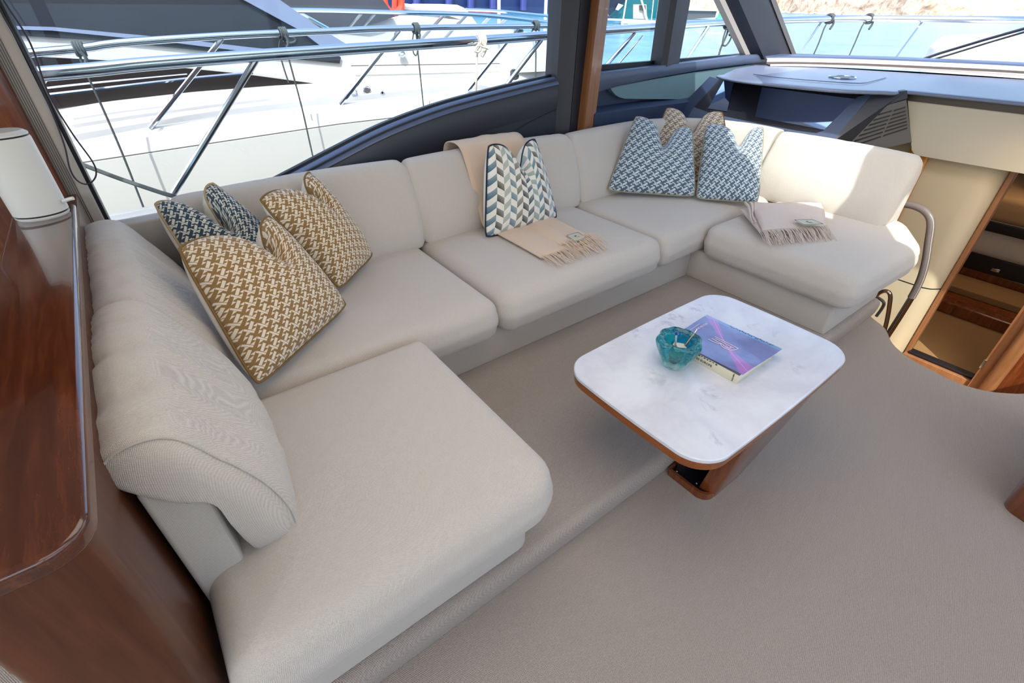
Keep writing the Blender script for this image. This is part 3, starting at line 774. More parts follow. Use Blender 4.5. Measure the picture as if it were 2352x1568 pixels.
# blind cord
g = G()
g.tube([(-0.166, 2.600, 1.603), (-0.151, 2.600, 1.479), (-0.168, 2.600, 1.322), (-0.156, 2.600, 1.186), (-0.136, 2.600, 1.077), (-0.142, 2.600, 1.030), (-0.166, 2.600, 1.002), (-0.193, 2.600, 0.996), (-0.212, 2.600, 1.018), (-0.214, 2.600, 1.064), (-0.197, 2.610, 1.142), (-0.186, 2.620, 1.255), (-0.181, 2.620, 1.439), (-0.188, 2.620, 1.577), (-0.176, 2.620, 1.673)], .0028, sm=6)
tag(g.build('blind_cord', M['cord']), 'thin dark blind cord hanging in a loop beside the left window frame', 'cord')

# ================================================================== TABLE
tb = thing('coffee_table', 'low coffee table with white marble top and slanted walnut pedestal', 'table', (1.47, .56, 0))
def superrect(x0, x1, y0, y1, r, bow, n=10, d=0):
    """rounded rectangle with gently bowed sides"""
    base_ = fillet([(x0, y0), (x1, y0), (x1, y1), (x0, y1)], [r]*4, d, n)
    # add points on straights then bow
    pts = []
    N_ = len(base_)
    for i in range(N_):
        a = base_[i]; b = base_[(i+1) % N_]
        L_ = math.hypot(b[0]-a[0], b[1]-a[1])
        k = 8 if L_ > .15 else 1
        for j in range(k): pts.append((a[0]+(b[0]-a[0])*j/k, a[1]+(b[1]-a[1])*j/k))
    cx, cy = (x0+x1)/2, (y0+y1)/2; hx, hy = (x1-x0)/2, (y1-y0)/2; out = []
    for x, y in pts:
        u_, v_ = (x-cx)/hx, (y-cy)/hy
        out.append((cx+u_*hx*(1+bow*(1-v_*v_)), cy+v_*hy*(1+bow*1.4*(1-u_*u_))))
    return out
def slab(x0, x1, y0, y1, r, bow, levels):
    g = G(); v = []; f = []; m = None
    for d, z in levels:
        o_ = superrect(x0, x1, y0, y1, r, bow, d=d); m = len(o_); v += [(x, y, z) for x, y in o_]
    for j in range(len(levels)-1):
        for i in range(m): f.append((j*m+i, j*m+(i+1) % m, (j+1)*m+(i+1) % m, (j+1)*m+i))
    f += [tuple(reversed(range(m))), tuple((len(levels)-1)*m+i for i in range(m))]
    return g.add(v, f)
TX0, TX1, TY0, TY1 = 1.015, 1.985, .388, 1.01
slab(TX0, TX1, TY0, TY1, .105, .022, [(.004, .482), (0, .485), (0, .496), (.004, .5)]).build('marble_top', M['marble'], tb)
slab(TX0, TX1, TY0, TY1, .105, .022, [(.012, .448), (.004, .452), (.004, .4818)]).build('rim', M['oak_rim'], tb)
# front cheek: a leaning board, wide at the top, narrow at the foot
def cheek(y_t, y_b, th, nm, mt='oak_side'):
    g = G()
    left = [(1.345, .4495), (1.35, .35), (1.353, .22), (1.356, .10), (1.36, 0)]
    right = [(1.93, .4495), (1.86, .35), (1.765, .22), (1.665, .10), (1.585, 0)]
    rows = []
    for (xl, z), (xr, _) in zip(left, right):
        t = z/.45; y = y_b+(y_t-y_b)*t
        rc_ = .03
        ring = [(xl, y+th, z), (xl, y+rc_, z), (xl+.008, y+.008, z), (xl+rc_, y, z), (xr-rc_, y, z), (xr-.008, y+.008, z), (xr, y+rc_, z), (xr, y+th, z)]
        rows.append(ring+[ring[0]])
    v, f = grid(rows); n = 9; f += [tuple(range(8)), tuple(len(v)-n+i for i in range(8))]
    g.add(v, f); return g.build(nm, M[mt], tb, sharp=50)
cheek(.405, .470, .062, 'front_cheek')
cheek(.61, .60, .04, 'rear_cheek', 'black')
g = G(); g.add([(1.52, .53, .0), (1.585, .50, .0), (1.93, .44, .4495), (1.87, .46, .4495), (1.52, .61, .0), (1.585, .64, .0), (1.93, .66, .4495), (1.87, .63, .4495)],
      [(0, 1, 2, 3), (4, 7, 6, 5), (0, 4, 5, 1), (1, 5, 6, 2), (2, 6, 7, 3), (3, 7, 4, 0)])
g.build('slanted_end', M['oak_side'], tb, smooth=False)
g = G(); g.add([(1.50, .53, .02), (1.519, .53, .0), (1.869, .46, .4490), (1.84, .46, .4490), (1.50, .61, .02), (1.519, .61, .0), (1.869, .63, .4490), (1.84, .63, .4490)],
      [(0, 1, 2, 3), (4, 7, 6, 5), (0, 4, 5, 1), (1, 5, 6, 2), (2, 6, 7, 3), (3, 7, 4, 0)])
g.build('inner_lining', M['black'], tb, smooth=False)
# low rim round the foot, rounded at the near corner
ro = fillet([(1.325, .472), (1.53, .472), (1.53, .662), (1.325, .662)], [.05, .005, .005, .015], 0, 8)
ri = fillet([(1.325, .472), (1.53, .472), (1.53, .662), (1.325, .662)], [.05, .005, .005, .015], .012, 8)
m_ = len(ro); v = [(x, y, 0) for x, y in ro]+[(x, y, .034) for x, y in ro]+[(x, y, .034) for x, y in ri]+[(x, y, .0) for x, y in ri]
f = [(k*m_+i, k*m_+(i+1) % m_, (k+1)*m_+(i+1) % m_, (k+1)*m_+i) for k in range(3) for i in range(m_)]
G().add(v, f).build('foot_rim', M['oak_side'], tb, sharp=50)
G().prism([(x, y, .022) for x, y in ri], (0, 0, -.02)).build('foot_plate', M['black'], tb, smooth=False)
for xx, yy in ((1.352, .632), (1.365, .545)): G().lathe([(.0045, 0), (.0045, .003), (.002, .005)], (xx, yy, .022), 10).build('screw', M['chrome'], tb)
# second pedestal at the right edge of the picture
g = G()
lv = [(0.0, 0.0), (.12, -.012), (.3, -.05), (.45, -.10)]
for_v = []
pd = thing('second_table_pedestal', 'brown wooden table pedestal cut off by the right edge of the picture', 'table', (2.36, -.30, 0))
prev = None; g = G(); rows = []
for z, dx in [(0, 0), (.02, -.008), (.15, -.0), (.30, .03), (.46, .10)]:
    rr = fillet([(2.185-.0+dx, -.50), (2.56+dx, -.50), (2.60+dx, -.255), (2.25+dx*1.0, -.235)], [.05, .03, .03, .05], 0, 5); rows.append([(x, y, z) for x, y in rr]+[(rr[0][0], rr[0][1], z)])
v, f = grid(rows); m = len(rows[0]); f += [tuple(range(m-1)), tuple(len(v)-m+i for i in range(m-1))]
g.add(v, f); g.build('pedestal', M['oak_side'], pd)
slab(2.34, 2.9, -1.0, -.28, .1, .02, [(0, .462), (0, .495), (.004, .5)]).build('table_top', M['oak_rim'], pd)

# ---- book with brochure on top
def rotz(pts, c, a): return [(c[0]+(x-c[0])*math.cos(a)-(y-c[1])*math.sin(a), c[1]+(x-c[0])*math.sin(a)+(y-c[1])*math.cos(a)) for x, y in pts]
def text(body, size, mtx, mat, parent, name='lettering', ext=.0004, align='CENTER', shear=0):
    cu = bpy.data.curves.new('t', 'FONT'); cu.body = body; cu.size = size; cu.extrude = ext; cu.align_x = align; cu.align_y = 'CENTER'; cu.resolution_u = 2; cu.shear = shear
    to = bpy.data.objects.new('t', cu); COL.objects.link(to); dg = bpy.context.evaluated_depsgraph_get()
    me = bpy.data.meshes.new_from_object(to.evaluated_get(dg)); COL.objects.unlink(to); bpy.data.objects.remove(to)
    off = Vector(parent.matrix_basis.translation) if parent is not None else Vector((0, 0, 0))
    if parent is not None and parent.parent is not None: off += Vector(parent.parent.matrix_basis.translation)
    me.transform(Matrix.Translation(-off) @ mtx); me.materials.clear(); me.materials.append(mat)
    o = bpy.data.objects.new(name, me); return link(o, parent)
def frame(origin, xdir, ydir):
    x = Vector(xdir).normalized(); z = x.cross(Vector(ydir)).normalized(); y = z.cross(x)
    return Matrix(((x.x, y.x, z.x, origin[0]), (x.y, y.y, z.y, origin[1]), (x.z, y.z, z.z, origin[2]), (0, 0, 0, 1)))
bk = thing('hardcover_book', 'thick hardcover book with cream lettered spine lying on the marble table', 'book', (1.58, .72, .5))
# book occupies x1.44..1.72, y .56..; spine faces -x
B0 = Vector((1.438, .558, .5)); ang = math.radians(1.0)
bx = Vector((math.cos(ang), math.sin(ang), 0)); by = Vector((-math.sin(ang), math.cos(ang), 0))
def bpt(u_, v_, z): return tuple(B0+bx*u_+by*v_+Vector((0, 0, z)))
def bbox(u0, u1, v0, v1, z0, z1, r=.001):
    g = G(); c = [bpt(u0, v0, 0), bpt(u1, v0, 0), bpt(u1, v1, 0), bpt(u0, v1, 0)]
    return g.pad([(p[0], p[1]) for p in c], .5+z0, .5+z1, r, r, rc=max(r*1.5, .002), n=2, nrt=2)
BW, BL = .252, .30
M['bookcream'] = plain('cream_book_cloth', (214, 204, 180), .6)
M['bookgrey'] = plain('grey_book_board', (96, 100, 104), .6)
bbox(.0, BW, 0, BL, .0, .003).build('back_cover', M['bookcream'], bk)
bbox(.0, BW, 0, BL, .037, .040).build('front_cover', M['bookgrey'], bk)
bbox(.0, .005, 0, BL, .0, .040, .0015).build('spine', M['bookcream'], bk)
bbox(.005, BW-.005, .004, BL-.004, .003, .037, .0005).build('pages', M['paper'], bk)
sm_ = frame(bpt(-.0004, .135, .019), -by, (0, 0, 1))
text('ESCAPES EUROPE', .0135, frame(bpt(-.0006, .155, .016), -by, (0, 0, 1)), M['ink'], bk, 'spine_title')
text('TASCHEN', .0075, frame(bpt(-.0006, .018, .019), (0, 0, 1), by), M['ink'], bk, 'spine_publisher')
g = G()
for i in range(7): g.add([bpt(-.0007, .085+i*.012+.002*(i % 2), .031+.002*(i % 3)), bpt(-.0007, .094+i*.012, .030+.002*(i % 2)), bpt(-.0007, .093+i*.012, .036), bpt(-.0007, .086+i*.012, .037)], [(0, 1, 2, 3)])
g.build('spine_picture', plain('spine_green_print', (70, 84, 72), .6, var=.5, vscale=200), bk, smooth=False)
# brochure
br = thing('glossy_brochure', 'glossy navy and violet brochure lying on top of the cream hardcover book', 'brochure', (1.60, .72, .54))
M['broch'] = None
def brochmat():
    m, nt, b = newmat('brochure_cover'); u, v, _ = xyz(coords('UV'))
    nz = noise(coords('UV'), 3.5, 3, .5)
    basec = mixc(nz, srgb('4f5a94'), srgb('8c93c4'))
    # two crossing violet ribbons
    r1 = (v-(1.02-u*1.0)-(u-.5)*(u-.5)*.35).abs()
    wv1 = E.op('MAXIMUM', (u-.5).abs()*.30, .006)
    a1 = E.op('MULTIPLY', r1 < wv1, 1.0)
    ln = r1 < .006
    c1 = mixc(a1*.55, basec, srgb('c070c4'))
    c2 = mixc(ln*.6, c1, srgb('e89ae6'))
    edge_ = v > .93
    L(mixc(edge_*.55, c2, srgb('7ab0d8')), b.inputs['Base Color'])
    b.inputs['Roughness'].default_value = .18; b.inputs['Coat Weight'].default_value = .6; bump(b, nz, .15, .01); return m
M['broch'] = brochmat()
q = [(1.448, 0.552, 0.546), (1.708, 0.548, 0.546), (1.691, 0.864, 0.546), (1.422, 0.848, 0.546)]
Q = [Vector(p) for p in q]
rows = []; uv = []
for j in range(13):
    t = j/12; row = []
    for i in range(13):
        s_ = i/12; p = (Q[0]*(1-s_)+Q[1]*s_)*(1-t)+(Q[3]*(1-s_)+Q[2]*s_)*t
        p.z = .5425+.0015*math.sin(s_*7+t*3)+.003*(t**6)*s_+.001
        row.append(tuple(p)); uv.append((1-t, s_))
    rows.append(row)
v, f = grid(rows)
v2 = v+[(x, y, z-.0025) for x, y, z in v]; k = len(v); f2 = list(f)+[tuple(reversed([i+k for i in q_])) for q_ in f]
border = [i for i in range(13)]+[13*j+12 for j in range(1, 13)]+[156+i for i in range(11, -1, -1)]+[13*j for j in range(11, 0, -1)]
for a_, b_ in zip(border, border[1:]+border[:1]): f2.append((a_, b_, b_+k, a_+k))
mesh('cover', v2, f2, M['broch'], br, uvs=uv+uv)
def bq(u_, v_, dz=.0010):
    s_, t = v_, 1-u_
    p = (Q[0]*(1-s_)+Q[1]*s_)*(1-t)+(Q[3]*(1-s_)+Q[2]*s_)*t; return Vector((p.x, p.y, .5425+.0015*math.sin(s_*7+t*3)+.003*(t**6)*s_+.001+dz))
ex = (bq(1, .5)-bq(0, .5)).normalized(); ey = (bq(.5, 1)-bq(.5, 0)).normalized()
# emblem: nested strokes like a crest of three bars and two bowls
g = G(); O = bq(.50, .46, .002)
def st(*pts): g.tube([tuple(O+ex*a*1.15-ey*b) for a, b in pts], .0013, 5, sm=3 if len(pts) > 2 else 0)
st((-.040, -.022), (-.01, -.021), (.030, -.018), (.046, -.017))
st((-.034, -.012), (.0, -.010), (.022, -.008), (.038, -.006))
st((-.040, .000), (-.015, .002), (.0, .004), (.012, .010), (.024, .010), (.030, .0), (.022, -.008))
st((-.046, .014), (-.03, .014), (-.012, .012), (-.002, .006))
st((.046, -.017), (.044, .0), (.034, .016), (.018, .020), (.004, .016), (-.004, .006))
o = g.build('emblem', M['silver_ink'], br)
text('THE MOTOR', .013, frame(tuple(bq(.12, .62, .0016)), tuple(ey), tuple(-ex)), M['silver_ink'], br, 'title', shear=.2)
G().tube([tuple(bq(.065, .40, .0016)), tuple(bq(.065, .66, .0016))], .0008, 5).build('title_rule', M['silver_ink'], br)
g = G()
rr_ = random.Random(3)
for i in range(22):
    u_ = .34+i*.026; vv = .955+.02*(i % 3 == 0)
    a_ = bq(u_, vv, .0012); b_ = bq(u_+.013, vv, .0012); c_ = bq(u_+.013, vv+rr_.uniform(.006, .03), .0012); d_ = bq(u_, vv+rr_.uniform(.006, .02), .0012)
    g.add([a_, b_, c_, d_], [(0, 1, 2, 3)])
g.build('edge_print', plain('dark_blue_print', (30, 48, 88), .4), br, smooth=False)

# ---- teal glass bowl with pens and paper
gm, gnt, gb = newmat('teal_glass')
_x, _y, _z = xyz(coords()); hcol = ramp(_z*8.5, [(.06, (.95, .99, .99, 1)), (.24, (.60, .92, .94, 1)), (.40, (.02, .42, .46, 1)), (1, (.015, .33, .40, 1))])
L(hcol, gb.inputs['Base Color']); gb.inputs['Transmission Weight'].default_value = .88; gb.inputs['Roughness'].default_value = .03; gb.inputs['IOR'].default_value = 1.5
bump(gb, noise(coords(), 45, 3, .5), .35, .01)
M['tealglass'] = gm
vc = (1.352, .765, .5)
vs = thing('glass_bowl', 'thick lobed teal art glass bowl with clear foot on marble table', 'bowl', vc)
lob = lambda a, t: 1+.07*math.sin(9*a)*(1-abs(2*t-.6))*.9+.03*math.sin(4*a+1+t*5)
prof_o = [(.030, .0), (.040, .004), (.050, .022), (.062, .05), (.074, .078), (.080, .100), (.078, .114), (.070, .122), (.060, .120), (.050, .112), (.044, .095), (.038, .06), (.022, .040), (.004, .036)]
pp = smooth_path([Vector((a, b, 0)) for a, b in prof_o], 3); 
G().lathe([(max(p.x, .003), p.y) for p in pp], vc, 72, lobe=lob).build('bowl', M['tealglass'], vs, sharp=80)
pn = thing('ballpoint_pen', 'clear ballpoint pen with blue cap standing in the teal bowl', 'pen', (1.345, .775, .54))
G().tube([(1.350, .768, .542), (1.343, .778, .632)], .0036, 8).build('barrel', plain('clear_pen_barrel', (186, 190, 206), .2), pn)
G().tube([(1.343, .778, .632), (1.342, .779, .642)], .0044, 8).build('cap', plain('blue_cap', (50, 50, 150), .4), pn)
p2 = thing('metal_pen', 'slim silver metal pen leaning out of the teal bowl', 'pen', (1.38, .76, .54))
G().tube([(1.365, .762, .545), (1.413, .748, .628)], .0045, 8).build('barrel', plain('pen_metal', (160, 146, 120), .3, .8), p2)
G().tube([(1.413, .748, .628), (1.420, .746, .642)], .0028, 8).build('clicker', M['chrome'], p2)
def paper(c, a, lab):
    g = G(); u1 = Vector((math.cos(a), math.sin(a), .25)); u2 = Vector((-math.sin(a), math.cos(a), .35)); C_ = Vector(c)
    P = [C_-u1*.022-u2*.022, C_+u1*.022-u2*.022, C_+u1*.022+u2*.022, C_-u1*.022+u2*.022]; g.prism(P, (0, 0, .0008))
    tag(g.build('paper_slip', M['paper'], smooth=False), lab, 'paper')
paper((1.345, .760, .575), .3, 'white folded paper slip at the back inside the teal bowl')
paper((1.360, .752, .582), 1.2, 'grey-white paper slip propped at the front inside the teal bowl')

# ================================================================== DASH / HELM CONSOLE
hc = thing('helm_console', 'slate blue helm console with glass displays under the windscreen', 'console', (3.95, 1.7, .9))
fe = [(3.778, 2.381, 1.165), (3.698, 2.244, 1.165), (3.659, 2.006, 1.165), (3.723, 1.530, 1.165), (3.834, 1.341, 1.165), (3.889, 1.281, 1.165), (3.930, 1.221, 1.178), (4.040, 1.190, 1.186), (4.060, 1.136, 1.185), (4.070, 0.936, 1.185), (4.080, 0.631, 1.181), (4.08, -1.2, 1.17)]
fe = [(p.x, p.y) for p in smooth_path([Vector((a, b, 0)) for a, b, c in fe], 4)]
back = [(5.52, -1.2), (5.50, .5), (5.42, 1.1), (5.29, 1.6), (5.12, 2.0), (4.9, 2.34), (4.68, 2.62)]

g = G()
# top skin with rolled front edge
nf = len(fe)
rows = []
P_ = [Vector((x, y, 0)) for x, y in fe]
for i, p in enumerate(P_):
    a = P_[max(0, i-1)]; b = P_[min(nf-1, i+1)]; t = (b-a).normalized(); nn = Vector((t.y, -t.x, 0))
    if nn.x > 0 and abs(nn.x) > .3: nn = -nn
    if nn.x > 0 and nn.y > 0: nn = -nn
    rows.append([tuple(p-nn*.05+Vector((0, 0, 1.178))), tuple(p-nn*.02+Vector((0, 0, 1.176))), tuple(p-nn*.006+Vector((0, 0, 1.173))), tuple(p+Vector((0, 0, 1.167))), tuple(p+Vector((0, 0, 1.160))), tuple(p-nn*.01+Vector((0, 0, 1.154)))])
v, f = grid(rows); g.add(v, f)
base_i = len(g.v)
bk2 = [(x, y, 1.185) for x, y in back]+[(4.678, 2.588, 1.182), (4.279, 2.531, 1.180)]
g.v += bk2; g.f.append(tuple([i*6 for i in range(nf)]+[base_i+i for i in range(len(bk2))]))
g.f.append(tuple([i*6+5 for i in range(nf)]+[base_i+i for i in range(len(bk2))]))
o = g.build('dash_top', M['dash'], hc, sharp=60)
def flat(px, th=.01, lift=0):
    pass
SCR = G()
SCR.prism([(3.9407, 2.4433, 1.1560), (3.9384, 1.9306, 1.1570), (3.9370, 1.3918, 1.1593), (3.9116, 1.4091, 1.1287), (3.7483, 1.4747, 0.9321), (3.7297, 1.5092, 0.9094), (3.7267, 1.6396, 0.9049), (3.7306, 1.9323, 0.9074), (3.7400, 2.3042, 0.9160), (3.7591, 2.5078, 0.9374)], (.05, 0, -.03))
SCR.build('display_bezel', M['black'], hc, smooth=False)
o = G().prism([(3.9096, 2.3912, 1.1262), (3.9086, 2.3033, 1.1257), (3.7582, 2.2105, 0.9457), (3.7584, 2.3796, 0.9447)], (.006, 0, -.003)).build('display_glass', M['screen'], hc, smooth=False)
o = G().prism([(3.9006, 2.0636, 1.1178), (3.8956, 1.4138, 1.1166), (3.7450, 1.4743, 0.9352), (3.7541, 1.9777, 0.9425)], (.006, 0, -.003)).build('display_glass', M['screen'], hc, smooth=False)
# slate frame strip right of displays, side cheek, lower apron
G().prism([(3.9116, 1.4091, 1.1287), (3.9336, 1.3348, 1.1557), (3.6867, 1.3912, 0.8587), (3.6848, 1.4684, 0.8558), (3.7483, 1.4747, 0.9321)], (.06, 0, -.02)).build('display_frame', M['slate'], hc, smooth=False)
G().prism([(3.7591, 2.5078, 0.9374), (3.7400, 2.3042, 0.9160), (3.7306, 1.9323, 0.9074), (3.7267, 1.6396, 0.9049), (3.7297, 1.5092, 0.9094), (3.7483, 1.4747, 0.9321), (3.6848, 1.4684, 0.8558), (3.6460, 1.4475, 0.8094), (3.6237, 2.5101, 0.7748)], (.06, 0, -.02)).build('lower_apron', M['slate'], hc, smooth=False)
G().prism([(3.9216, 2.4398, 1.1331), (3.7591, 2.5078, 0.9374), (3.6237, 2.5101, 0.7748), (3.6099, 2.6263, 0.7574), (3.7038, 2.6593, 0.8699), (3.9299, 2.5352, 1.1423)], (.06, 0, -.02)).build('display_frame', M['slate_dark'], hc, smooth=False)
g = G()
vp = [(3.9300, 1.3316, 1.1513), (3.9960, 1.1760, 1.1833), (4.0088, 1.1620, 1.1398), (3.9454, 1.2315, 1.1017), (3.8584, 1.3268, 0.8702), (3.8448, 1.3417, 0.8165), (3.6904, 1.3945, 0.8631)]
g.prism(vp, (.04, .03, 0)); g.build('side_cheek', M['char'], hc, smooth=False)
vt = [(4.0076, 1.1632, 1.1323), (4.1004, 1.0615, 0.8871), (3.9889, 1.1838, 0.8326), (3.8344, 1.3530, 0.8575), (3.9400, 1.2373, 1.0964)]
o = G().prism(vt, (.05, .04, 0)).build('vent_panel', M['dash_side'], hc, smooth=False)
for q_ in [[(3.9211,1.2528,1.0370),(3.9670,1.2025,1.0619),(3.9666,1.2030,1.0697),(3.9228,1.2510,1.0470)],
          [(3.9112,1.2637,1.0032),(3.9682,1.2012,1.0344),(3.9677,1.2018,1.0423),(3.9129,1.2618,1.0133)],
          [(3.9009,1.2750,0.9717),(3.9674,1.2021,1.0106),(3.9669,1.2026,1.0185),(3.9026,1.2731,0.9819)],
          [(3.8891,1.2879,0.9396),(3.9670,1.2026,0.9852),(3.9665,1.2031,0.9932),(3.8909,1.2860,0.9500)],
          [(3.8775,1.3006,0.9058),(3.9666,1.2030,0.9609),(3.9662,1.2035,0.9690),(3.8793,1.2986,0.9163)],
          [(3.8667,1.3125,0.8715),(3.9662,1.2034,0.9350),(3.9657,1.2039,0.9432),(3.8685,1.3105,0.8822)],
          [(3.9742,1.1947,1.0629),(4.0126,1.1526,1.0851),(4.0121,1.1532,1.0928),(3.9757,1.1930,1.0728)],
          [(3.9744,1.1945,1.0374),(4.0202,1.1443,1.0635),(4.0197,1.1448,1.0712),(3.9760,1.1927,1.0473)],
          [(3.9744,1.1944,1.0123),(4.0271,1.1367,1.0430),(4.0265,1.1373,1.0508),(3.9760,1.1927,1.0223)],
          [(3.9743,1.1946,0.9876),(4.0344,1.1287,1.0238),(4.0339,1.1293,1.0316),(3.9759,1.1928,0.9978)],
          [(3.9740,1.1949,0.9634),(4.0421,1.1203,1.0037),(4.0415,1.1209,1.0116),(3.9756,1.1932,0.9736)],
          [(3.9739,1.1950,0.9396),(4.0485,1.1133,0.9848),(4.0479,1.1139,0.9928),(3.9755,1.1932,0.9499)],
          [(3.9748,1.1940,0.9123),(4.0551,1.1060,0.9651),(4.0545,1.1066,0.9731),(3.9764,1.1923,0.9227)],
          [(3.8946,1.2819,0.8580),(3.9661,1.2035,0.9076),(3.9657,1.2040,0.9158),(3.8964,1.2799,0.8687)]]:
    G().prism(q_, (.006, .008, 0)).build("vent_slot", M["black"], hc, smooth=False)

fas = thing('beige_dash_fascia', 'wide beige leather fascia under the dashboard above the cabin doorway', 'panel', (4.1, 0, .9))
G().prism([(4.100, 1.181, 1.118), (4.100, 1.065, 0.889), (4.100, 1.041, 0.839), (4.100, 1.011, 0.815), (4.100, 0.462, 0.820), (4.10, -1.2, .80), (4.10, -1.2, 1.115)], (.07, 0, 0)).build('leather_panel', M['beige'], fas, smooth=False)
G().prism([(4.095, 1.204, 1.171), (4.095, 1.180, 1.118), (4.095, -1.2, 1.115), (4.095, -1.2, 1.150)], (.07, 0, 0)).build('grey_strip', M['bronze'], fas, smooth=False)
# flush speaker / defroster ring and lid line on the dash
g = G(); c = (4.372, 1.724, 1.186)
ring = [(c[0]+.10*math.cos(a), c[1]+.085*math.sin(a), 1.186) for a in frange(0, 2*PI, 32)[:-1]]
g.tube(ring, .004, 6, closed=True); o = g.build('ring_trim', M['chrome'], hc)
ring = [(c[0]+.085*math.cos(a), c[1]+.07*math.sin(a), 1.1865) for a in frange(0, 2*PI, 32)[:-1]]
G().prism(ring, (0, 0, .001)).build('ring_recess', M['black'], hc, smooth=False)
g = G(); g.tube([(3.982, 2.203, 1.186), (3.938, 1.973, 1.186), (4.004, 1.666, 1.186), (4.098, 1.494, 1.186), (4.306, 1.493, 1.186), (4.617, 1.525, 1.186)], .0025, 5, sm=3); g.build('lid_joint', M['slate'], hc)

# ================================================================== HANDRAIL
hr = thing('stair_handrail', 'curved leather-wrapped handrail rising from the stairwell beside the sofa end', 'handrail', (3.75, .65, -.3))
pts = [(3.800, 0.938, 0.576), (3.800, 0.887, 0.585), (3.800, 0.821, 0.589), (3.790, 0.751, 0.575), (3.780, 0.699, 0.526), (3.770, 0.659, 0.414), (3.760, 0.615, 0.270), (3.760, 0.595, 0.123), (3.760, 0.599, -0.071), (3.760, 0.608, -0.253), (3.760, 0.614, -0.375)]
P_ = smooth_path([Vector(p) for p in pts], 5); k1 = len(P_)-13
G().tube(P_[:k1], .022, 12).build('leather_grip', M['leather'], hr)
G().tube(P_[k1-1:], .0185, 12).build('lower_tube', M['bronze_chrome'], hr)
g = G(); g.tube([tuple(p+Vector((-.0165, -.0165, .004))) for p in P_[:k1]], .0022, 5); o = g.build('stitching', M['ivory'], hr); tag(o, 'pale stitched seam')
g = G(); g.tube([(3.720, 0.785, -0.049), (3.740, 0.766, 0.007), (3.750, 0.739, 0.036), (3.755, 0.708, 0.022), (3.760, 0.683, -0.050), (3.760, 0.651, -0.174), (3.760, 0.629, -0.290), (3.760, 0.614, -0.375)], .0135, 10, sm=4); o = g.build('brace_tube', M['bronze_chrome'], hr); tag(o, 'thin chromed brace tube')

# ================================================================== PILLOWS
def pillow(name, label, c4, T, front, piping, chop=.10, cu=0.0, group=None, rot=0, back=None, seed=0, flare=.0, pinch=.02, size=.5, side=0.0, cw=.22, sag=0.0):
    BL, BR, TR, TL = [Vector(p) for p in c4]
    n = 36; rnd = random.Random(seed)
    nrm = ((BR-BL).cross(TL-BL)).normalized(); C0 = (BL+BR+TR+TL)/4
    if nrm.dot(Vector((0, 0, 1.6))-C0) < 0: nrm = -nrm
    up = ((TL+TR)/2-(BL+BR)/2); H = up.length; up.normalize()
    ax_ = ((BR+TR)-(BL+TL)).normalized()
    ph = [rnd.uniform(0, 6) for _ in range(4)]
    def P(u, v, s):
        pu = u*(1-pinch*(1-v*v)); pv = v*(1-pinch*.8*(1-u*u))
        rd = 1-.055*abs(u*v)**5
        pu *= rd; pv *= rd
        a = (pu+1)/2; b = (pv+1)/2
        p = (BL*(1-a)+BR*a)*(1-b)+(TL*(1-a)+TR*a)*b
        vv = max(0, (v+.35)/1.35)
        d = chop*math.exp(-((u-cu)/cw)**2)*vv**1.6+chop*.55*math.exp(-((u-cu)/.5)**2)*vv**2
        p = p-up*d
        bow = (1-abs(u)**2.3)*(1-abs(v)**2.3); t = T*max(0, bow)**.52
        cre = math.exp(-((u-cu)/(cw*.62))**2)*min(1, max(0, (v-.0)/.8))**1.1
        t *= (1-.62*cre)
        rip = .0025*math.sin(6*u*PI+ph[0]+3*v)*(abs(u)**2+abs(v)**2)*.5+.003*math.sin(9*v+ph[1]+4*u)
        mid = -side*(1-u*u)
        if s > 0: return p+nrm*(t+rip*bow+mid)
        if back is not None: p = p-ax_*(.05*max(0, bow)**.45)
        return p-nrm*(t*.75+mid*-1)
    wid = ((BR-BL).length+(TR-TL).length)/2
    # cosine spacing keeps the rims clean
    us = [math.sin(-PI/2+PI*i/n) for i in range(n+1)]
    v = []; uv = []
    for s in (1, -1):
        for b in us:
            for a in us: v.append(tuple(P(a, b, s))); uv.append(((a+1)/2*size, (b+1)/2*size))
    m = n+1; k = m*m; f = []; mi = []
    for s in (0, 1):
        for j in range(n):
            for i in range(n):
                q_ = (s*k+j*m+i, s*k+j*m+i+1, s*k+(j+1)*m+i+1, s*k+(j+1)*m+i); f.append(q_ if s == 0 else tuple(reversed(q_))); mi.append(s)
    ring = [j for j in range(m)]+[j*m+n for j in range(1, m)]+[n*m+j for j in range(n-1, -1, -1)]+[j*m for j in range(n-1, 0, -1)]
    for a, b in zip(ring, ring[1:]+ring[:1]): f.append((a, b, b+k, a+k)); mi.append(0)
    root = thing(name, label, 'pillow', tuple(C0), group)
    fr_f = [q_ for q_, s in zip(f, mi) if s == 0]; 
    o = mesh('patterned_cover', v, f, [front, back or front], root, uvs=uv, mats=mi, sharp=0)
    outl = [(Vector(v[i])+Vector(v[i+k]))/2+(Vector(v[i])-C0).normalized()*.003 for i in ring[::2]]
    G().tube(outl, .0040 if piping in (M['pipe_blue'],) else .0050, 7, closed=True, sm=2).build('piping', piping, root)
    return root
pillow('throw_pillow', 'large gold fretwork pillow at the front of the left corner pile', [(0.064, 1.444, 0.575), (0.509, 1.797, 0.565), (0.333, 1.966, 0.955), (0.011, 1.805, 0.955)], .105, M['gold'], M['pipe_gold'], chop=.105, cu=.30, back=M['pillow_back'], seed=2, size=.56, group=None)
pillow('throw_pillow', 'gold fretwork pillow behind the front one, leaning on the window-side backrest', [(0.523, 1.928, 0.575), (0.791, 2.176, 0.575), (0.620, 2.360, 0.980), (0.346, 2.160, 0.950)], .10, M['gold'], M['pipe_gold'], chop=.085, cu=.25, back=M['pillow_back'], seed=3, size=.54)
